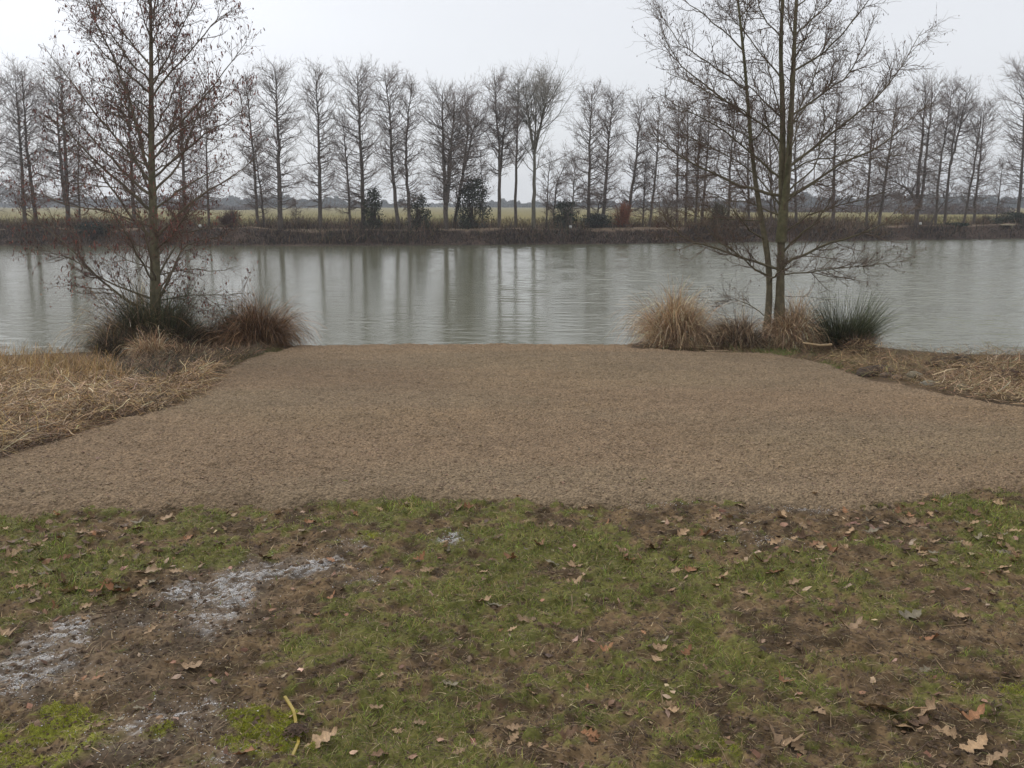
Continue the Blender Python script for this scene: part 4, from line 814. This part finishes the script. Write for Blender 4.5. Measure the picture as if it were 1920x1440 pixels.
FT = [([[(47,PB),(40,300),(28,140)]],40,'bare alder at the far left bank, left one of a parallel pair',2.6,{}),
([[(70,PB),(52,300),(40,125)]],40,'bare alder at the far left bank, right one of a parallel pair',3.4,{}),
([[(128,PB),(122,280),(112,125)],[(122,380),(112,280),(104,170)]],48,'dark forked alder on the far bank seen left of the single near alder',3,dict(r0=.16,n1=90)),
([[(150,PB),(146,340),(150,200)]],26,'slim alder just right of the dark forked alder on the far bank',4.5,dict(r0=.07,n1=40)),
([[(252,PB),(246,300),(238,125)]],42,'alder on the far bank hidden behind the near alder crown, left of its trunk',3.2,dict(n1=80)),
([[(347,PB),(342,280),(336,140)]],44,'alder on the far bank behind the right half of the near alder crown',3.0,dict(n1=90)),
([[(392,PB),(388,300),(385,180)]],28,'slim dark alder behind the right edge of the near alder crown',4.5,dict(r0=.08,n1=40)),
([[(484,PB),(474,280),(460,140)]],32,'slim tall alder, first one clear of the near alder crown',3.0,dict(r0=.10)),
([[(497,PB),(485,330),(476,260)]],22,'short thin alder leaning on its taller neighbour, right of the near crown',3.4,dict(r0=.07,n1=35)),
([[(526,PB+4),(522,280),(517,128)]],42,'tall straight alder with a thick dark trunk left of the thin small one',2.2,dict(r0=.17,n1=95)),
([[(600,PB),(598,250),(592,135)]],38,'straight pointed alder standing by itself between two gaps',3.2,dict(r0=.14,n1=85)),
([[(657,PB),(650,300),(642,217)]],30,'low slender alder left of the first ivy clad bush',3.6,dict(r0=.08,n1=45)),
([[(682,PB),(674,200),(668,131)]],46,'tall alder rising behind the first ivy clad bush',3.4,dict(r0=.15,n1=95)),
([[(748,PB+4),(736,319),(730,200),(720,137)]],40,'tall alder leaning left with a bare curved lower trunk',2.4,dict(r0=.13,start=.3,n1=75)),
([[(769,PB+4),(761,289),(766,205),(772,155)]],34,'slightly bent alder right beside the left leaning one',2.5,dict(r0=.12,n1=65)),
([[(837,PB+6),(832,300),(829,168)],[(836,400),(843,300),(853,185)],[(838,380),(846,290),(850,210)]],48,'clump alder with three upright stems left of the largest ivy bush',2.3,dict(r0=.17,n1=75)),
([[(850,PB),(868,325),(878,250),(870,172)],[(868,325),(884,260),(893,215)]],42,'forked alder bending right out of the three stemmed clump',3.6,dict(r0=.13,n1=60)),
([[(905,400),(904,340),(901,280)]],18,'small thin alder sapling behind the largest ivy bush',5,dict(r0=.05,n1=22)),
([[(936,PB+4),(937,289),(930,200),(926,138)],[(937,330),(944,259),(950,210)]],34,'tall pale trunked alder right of the largest ivy bush',2.4,dict(r0=.13,n1=60,start=.35)),
([[(967,PB),(968,290),(973,145)]],30,'straight slender tree left of the broad fan shaped one',4,dict(r0=.11,n1=36,start=.4,fan=True,tc=(.2,.18,.16))),
([[(1000,PB),(1003,259),(1008,160)],[(1001,290),(1020,210),(1030,165)],[(1001,280),(990,210),(985,175)]],52,'broad pale fan crowned tree, widest on the far bank',3.6,dict(r0=.15,n1=40,start=.34,fan=True,col=(.17,.155,.12),tc=(.34,.31,.27),name='broad_tree')),
([[(1024,PB),(1028,340),(1032,285)]],20,'thin sapling right below the fan crowned tree',4.5,dict(r0=.05,n1=24)),
([[(1037,PB),(1042,350),(1052,325),(1064,300)]],24,'small crooked tree bending right beside the dark low bush',4,dict(r0=.06,n1=28)),
([[(1070,PB+4),(1076,350),(1079,300)]],24,'pale stemmed small tree behind the white marker on the bank',2.6,dict(r0=.06,n1=35,col=(.16,.14,.11))),
([[(1103,PB+3),(1107,229),(1111,168)]],34,'straight alder at the left of the close pair right of the wide gap',2.7,dict(r0=.12,n1=75)),
([[(1130,PB),(1139,304),(1145,220),(1152,178)]],36,'slightly right leaning alder at the right of the close pair',3.8,dict(r0=.13,n1=80)),
([[(1118,PB),(1122,385),(1132,360)]],16,'low dark crooked tree between the close pair',4.5,dict(r0=.07,n1=18)),
([[(1174,PB),(1191,319),(1199,229),(1204,190)]],32,'right leaning alder rising from the rust red bush',3.6,dict(r0=.12,n1=65)),
([[(1205,PB+2),(1209,330),(1213,290)]],20,'thin alder between the rust red bush and the leaning slender one',3.2,dict(r0=.06,n1=30)),
([[(1217,PB+2),(1232,304),(1236,200)]],28,'slender right leaning alder under the reach of the near tree limbs',3.0,dict(r0=.09,n1=55)),
([[(1269,PB),(1272,229),(1273,190)]],30,'first of four close alders behind the left limbs of the near mossy tree',4,dict(r0=.1,n1=60)),
([[(1285,PB),(1290,229),(1287,190)]],28,'second of four close alders behind the left limbs of the near mossy tree',5,dict(r0=.1,n1=55)),
([[(1303,PB),(1312,259),(1313,195)]],30,'third of four close alders behind the left limbs of the near mossy tree',3.4,dict(r0=.1,n1=60)),
([[(1315,PB),(1327,274),(1331,188)]],32,'fourth of four close alders behind the left limbs of the near mossy tree',4.4,dict(r0=.11,n1=60)),
([[(1365,PB),(1370,300),(1378,200)]],34,'alder on the far bank seen just left of the thin near stem',4,dict(r0=.1,n1=65)),
([[(1405,PB),(1402,300),(1412,190)]],32,'alder on the far bank seen right behind the thin near stem',4.6,dict(r0=.1,n1=60)),
([[(1446,PB),(1446,320),(1440,200)]],28,'alder hidden between the near stems',4,dict(r0=.09,n1=50)),
([[(1493,PB),(1490,300),(1496,190)]],34,'alder on the far bank just right of the near stems',4,dict(r0=.11,n1=65)),
([[(1561,PB-2),(1568,226),(1575,170)]],38,'stout alder behind the right limbs of the near mossy tree',3.2,dict(r0=.15,n1=80)),
([[(1624,PB-3),(1636,226),(1638,172)]],32,'straight alder behind the ends of the right near limbs',3.2,dict(r0=.11,n1=65)),
([[(1647,PB),(1676,226),(1684,172)]],36,'strongly right leaning alder behind the ends of the right near limbs',2.6,dict(r0=.12,n1=70)),
([[(1718,PB-3),(1722,330),(1733,219),(1736,152)],[(1724,395),(1731,350),(1744,219),(1748,163)],[(1722,385),(1700,352),(1667,336)]],44,'big forked alder with a low limb to the left, right part of the far bank',2.8,dict(r0=.17,n1=75)),
([[(1754,PB-6),(1761,316),(1778,219),(1786,160)]],32,'tall alder just right of the big forked one',4,dict(r0=.11,n1=65)),
([[(1740,PB-3),(1762,390),(1790,350)]],16,'low tree leaning far right beneath the tall ones',4.5,dict(r0=.07,n1=18)),
([[(1771,PB-6),(1780,316),(1794,219),(1800,175)],[(1782,310),(1800,240),(1814,166)]],36,'alder forked halfway up, left of the last leaning pair',3.6,dict(r0=.12,n1=55)),
([[(1806,PB-6),(1828,302),(1836,252),(1842,200)]],28,'left one of the last leaning pair before the gap at right',3.4,dict(r0=.10,n1=50)),
([[(1825,PB-6),(1838,290),(1847,195)]],34,'right one of the last leaning pair before the gap at right',4.4,dict(r0=.11,n1=60)),
([[(1867,PB-6),(1876,340),(1881,305)]],16,'thin young tree by itself in the gap at right',4,dict(r0=.05,n1=20)),
([[(1907,PB-4),(1917,316),(1921,200),(1924,112)]],46,'tall dense alder cut by the right frame edge',2.6,dict(r0=.14,n1=100)),
([[(2010,PB-6),(2015,300),(2020,140)]],46,'alder on the far bank beyond the right edge of the view',3,dict(r0=.13)),
([[(-20,PB),(-15,300),(-8,150)]],44,'alder on the far bank at the left edge of the view',3,dict(r0=.13)),
([[(552,PB),(556,395),(553,375)]],8,'tiny bare sapling in the gap left of the pointed alder',4,dict(r0=.03,n1=12)),
([[(1260,PB),(1250,395),(1262,372)]],22,'low spreading thorn tree before the four close alders',3,dict(r0=.06,n1=35))]
for stems, hw, lab, dy, kw in FT: far_tree(stems, hw * 1.14, lab, dy, **kw)

# ivy bushes, bushes
def bush(px, py_top, wpx, label, col, n_=2600, dy=2.8, name='ivy_bush', leafsz=.06, py_base=432, cat='bush', twiggy=False):
    Y = 56.0
    for _ in range(4): Y = float(far_shore((px - 960) / F * Y)) + dy
    b0 = P(px, py_base, Y); top = P(px, py_top, Y); z0 = float(zf(b0[0], Y)); H = top[2] - z0; W = wpx / 2 * Y / F
    root = empty(name, (b0[0], Y, z0), label, cat)
    mb = MB(); ns = 26; a = rng.uniform(0, 6.28, ns); q0 = np.stack([b0[0] + .15 * np.cos(a), Y + .15 * np.sin(a), np.full(ns, z0 - .05)], -1)
    end = np.stack([b0[0] + W * .8 * np.cos(a) * rng.random(ns), Y + W * .8 * np.sin(a) * rng.random(ns), z0 + H * rng.uniform(.5, .98, ns)], -1)
    tt = np.linspace(0, 1, 7)[None, :, None]; Pt = q0[:, None] * (1 - tt) + end[:, None] * tt; Pt[:, 1:-1] += rng.normal(0, .05, Pt[:, 1:-1].shape); Rr = np.linspace(.03, .008, 7)[None] * np.ones((ns, 1))
    tubes(mb, Pt, Rr, 4, (.07, .055, .045))
    if twiggy:
        ii = rng.integers(0, ns, 900); A2, A2r = grow(Pt, Rr, ii, rng.uniform(.1, 1, 900), rng.uniform(.3, 1, 900), rng.uniform(.2, .6, 900), 5, .12, .15, .6, .008, .004); tubes(mb, A2, A2r, 3, col)
    mb.build('stems', M_twig, root)
    if not twiggy:
        cl_n = 38; u = rng.random(cl_n); hh = u * H; ww = W * np.sqrt(np.clip(1 - ((u - .42) / .62) ** 2, .05, 1)); a = rng.uniform(0, 6.28, cl_n)
        cx = np.stack([b0[0] + ww * .75 * np.cos(a), Y + ww * .75 * np.sin(a), z0 + hh], -1); ii = rng.integers(0, cl_n, n_)
        p = cx[ii] + rng.normal(0, 1, (n_, 3)) * np.array([W * .26, W * .26, H * .07]); p[:, 2] = np.maximum(p[:, 2], z0)
        a1 = nz(rng.normal(size=(n_, 3))); a2 = nz(np.cross(a1, rng.normal(size=(n_, 3)))); s = leafsz * .8 * rng.uniform(.6, 1.5, n_)[:, None]
        V = np.stack([p - a1 * s, p + a2 * s * .7, p + a1 * s, p - a2 * s * .7], 1).reshape(-1, 3); f = (np.arange(n_)[:, None] * 4 + np.arange(4)[None])
        mb = MB(); mb.add(V, f, np.repeat(pal(n_, [col, tuple(c * .7 for c in col), tuple(c * 1.35 for c in col)], .2), 4, 0)); mb.build('foliage', M_ivy, root)
bush(700, 358, 34, 'narrow ivy clad dark bush on the far bank, left of three', (.035, .042, .022), 1900)
bush(785, 368, 36, 'rounded ivy clad dark bush on the far bank, middle of three', (.038, .045, .024), 1700)
bush(888, 338, 56, 'largest ivy clad dark bush on the far bank', (.036, .042, .024), 4200)
bush(1060, 380, 40, 'low dark evergreen bush under the crooked small tree', (.034, .045, .03), 2000)
bush(1120, 402, 50, 'low dark bush at the foot of the close pair of alders', (.035, .038, .03), 1800)
bush(1168, 382, 44, 'rust red bare bush on the far bank', (.26, .10, .055), name='bare_bush', twiggy=True)
bush(430, 398, 60, 'brown bare bush on the far bank right of the near alder crown', (.11, .065, .05), name='bare_bush', twiggy=True)
bush(1345, 380, 50, 'olive twiggy bush behind the left limbs of the mossy tree', (.10, .085, .05), name='bare_bush', twiggy=True)
bush(180, 418, 60, 'low dark bush hanging over the far bank at left', (.03, .036, .024), 1800, dy=1.6, py_base=440)
bush(1895, 400, 60, 'dark leafy bush at the right end of the far bank', (.035, .042, .026), 2200)
bush(1790, 418, 40, 'low green bush on the far bank below the leaning pair', (.03, .042, .028), 1200, dy=2.0)
bush(1848, 404, 14, 'small cone shaped dark shrub in the field at right', (.05, .042, .03), 600, dy=6, leafsz=.04)

# brambles, dead stalks and grass along the far bank (one uncountable mass)
def scrub(name, n_, dlo, dhi, hlo, hhi, cols, label, wd=.02, seed=3, xr=(-34, 44), lay=.5, clump=1.0):
    x = rng.uniform(*xr, n_); d = rng.uniform(dlo, dhi, n_); y = far_shore(x) + d
    k_ = fbm(x * .35, d * .3, seed, 3); kp = rng.random(n_) < sst(.25, .65, k_) * clump + (1 - clump) + .12; x = x[kp]; y = y[kp]; k_ = k_[kp]; n_ = len(x)
    ln = rng.uniform(hlo, hhi, n_) * (.45 + 1.1 * k_); el = rng.uniform(lay, 1.5, n_)
    Pt, W_ = blades(n_, x, y, zf(x, y) - .02, ln, wd * rng.uniform(.5, 1.4, n_), el, None, 5, .8)
    mb = MB(); ribbons(mb, Pt, W_, np.clip(pal(n_, cols, .25) * (.7 + .6 * fbm(x * .5, y * .5, seed + 5, 2))[:, None], .01, .7)); o = mb.build(name, M_straw); return tag(o, label, 'undergrowth', kind='stuff')
scrub('bramble_scrub', 46000, 3.0, 6.5, .2, .95, [(.10, .06, .052), (.065, .042, .038), (.14, .085, .065), (.075, .06, .04), (.19, .13, .08)], 'dark brown bramble scrub beneath the far bank trees', seed=203, clump=1.12, wd=.024)
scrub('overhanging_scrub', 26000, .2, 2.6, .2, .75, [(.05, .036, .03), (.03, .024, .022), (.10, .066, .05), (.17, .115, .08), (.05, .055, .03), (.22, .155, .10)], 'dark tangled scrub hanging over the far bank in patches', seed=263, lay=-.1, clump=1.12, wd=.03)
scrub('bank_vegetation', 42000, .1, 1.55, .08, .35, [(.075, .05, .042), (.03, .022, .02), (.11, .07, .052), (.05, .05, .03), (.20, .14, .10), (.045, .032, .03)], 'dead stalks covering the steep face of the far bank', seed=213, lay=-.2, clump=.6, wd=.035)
scrub('water_edge_roots', 5000, -.25, .25, .1, .35, [(.045, .032, .03), (.07, .05, .045), (.15, .12, .10)], 'dark roots and stubble at the far water line', seed=223, lay=.2)
scrub('path_grass', 9000, 1.7, 3.0, .05, .14, [(.20, .15, .10), (.15, .12, .07), (.24, .18, .12)], 'short pale dry grass on top of the far bank', seed=233, clump=.2)
scrub('field_grass', 26000, 6, 45, .15, .45, [(.17, .13, .055), (.11, .12, .035), (.22, .16, .07), (.10, .075, .04)], 'rough pale grass of the field behind the trees', wd=.05, seed=243, xr=(-60, 75), clump=.3)
# distant trees and hedges
def wood(name, segs, n_, cols, label, lf=.35):
    mb = MB()
    for px0, px1, ytop, Y, k in segs:
        m = int(n_ * k); px = rng.uniform(px0, px1, m); x = (px - 960) / F * Y; hmax = (388 - ytop) / F * Y
        hp = .5 + .9 * (fbm(px * .05, px * 0, int(Y), 3)) ** 1.0; tl = vn(px * .22, px * 0, int(Y) + 7); h = hmax * hp * (.65 + .5 * tl)
        yy_ = Y + rng.uniform(-4, 4, m); z0 = zf(x, yy_); z = z0 + h * rng.random(m) ** .8
        p = np.stack([x, yy_, z], -1); a1 = nz(rng.normal(size=(m, 3))); a2 = nz(np.cross(a1, rng.normal(size=(m, 3)))); s = (lf * Y / 300 * rng.uniform(.4, 1.3, m))[:, None]
        V = np.stack([p - a1 * s, p + a2 * s * .6, p + a1 * s, p - a2 * s * .6], 1).reshape(-1, 3)
        mb.add(V, np.arange(m)[:, None] * 4 + np.arange(4)[None], np.repeat(pal(m, cols, .2), 4, 0))
    o = mb.build(name, M_ivy); return tag(o, label, 'wood', kind='stuff')
wood('distant_wood', [(-300,70,352,420,.5),(60,430,368,450,.5),(430,640,368,430,.45),(620,760,376,460,.25),(900,1240,376,480,.6),(1240,1420,372,440,.4),(1400,1640,366,400,.5),(1600,2200,362,380,.8),(-300,2200,381,520,1.0)], 26000, [(.05, .055, .045), (.06, .055, .05), (.045, .055, .04)], 'bluish wood along the horizon beyond the field')
wood('field_hedge', [(1380,1700,377,190,.5),(1680,1870,372,150,.5),(1850,2200,388,150,.0),(330,480,380,260,.3)], 16000, [(.09, .06, .05), (.12, .075, .06), (.07, .05, .045)], 'brown bare hedge crossing the field at right', lf=.3)
# small things on the far bank
def onbank(px, dy):
    Y = 56.0
    for _ in range(4): Y = float(far_shore((px - 960) / F * Y)) + dy
    x = (px - 960) / F * Y; return x, Y, float(zf(x, Y))
def marker(px, dy, label):
    x, Y, z = onbank(px, dy); rt = empty('marker_post', (x, Y, z), label, 'marker post')
    mb = MB(); tubes(mb, np.array([[[x, Y, z - .1], [x, Y, z + .2]]]), np.full((1, 2), .03), 8, (.16, .12, .09)); mb.build('post', M_bark, rt)
    mb = MB(); hh = np.array([-.085, -.08, 0, .08, .09]); tubes(mb, np.stack([np.full(5, x), np.full(5, Y), z + .22 + hh], -1)[None], np.array([[.001, .075, .09, .07, .001]]), 10, (.62, .61, .57)); mb.build('marker_head', M_white, rt, smooth=True)
marker(383, 1.5, 'small white topped marker post on the far bank by the brown bare bush')
marker(1068, 1.6, 'small white topped marker post below the pale stemmed small tree')
marker(1715, 1.6, 'small white topped marker post below the big forked alder')
x, Y, z = onbank(1875, 1.3); rt = empty('fishing_platform', (x, Y, z), 'pale low wooden fishing platform at the right end of the far bank', 'platform')
for nm, dx, dz, sx, sz in [('deck', 0, .18, .42, .035), ('leg', -.34, .0, .04, .16), ('leg', .34, .0, .04, .16)]:
    mb = MB(); a = np.array([[i, j, k] for k in (-1, 1) for j in (-1, 1) for i in (-1, 1)], float) * np.array([sx, .3 if nm == 'deck' else .04, sz]) + np.array([x + dx, Y, z + dz])
    mb.add(a, np.array([[0, 2, 3, 1], [4, 5, 7, 6], [0, 1, 5, 4], [2, 6, 7, 3], [0, 4, 6, 2], [1, 3, 7, 5]]), (.42, .36, .25)); mb.build(nm, M_bark, rt)

# ---------------------------------------------------------------- haze
def box(name, lo, hi, mat):
    V = np.array([[x, y, z] for z in (lo[2], hi[2]) for y in (lo[1], hi[1]) for x in (lo[0], hi[0])]); mb = MB(); mb.add(V, np.array([[0, 2, 3, 1], [4, 5, 7, 6], [0, 1, 5, 4], [2, 6, 7, 3], [0, 4, 6, 2], [1, 3, 7, 5]]), (1, 1, 1)); return mb.build(name, mat)
mh = bpy.data.materials.new('haze'); mh.use_nodes = True; hn = mh.node_tree; hn.nodes.clear()
pv = hn.nodes.new('ShaderNodeVolumePrincipled'); pv.inputs['Color'].default_value = (.86, .91, .97, 1); pv.inputs['Density'].default_value = .0009; pv.inputs['Anisotropy'].default_value = .3
oo = hn.nodes.new('ShaderNodeOutputMaterial'); hn.links.new(pv.outputs[0], oo.inputs['Volume'])
o = box('haze', (-640, -30, -3.0), (640, 830, 22), mh); tag(o, kind='stuff')
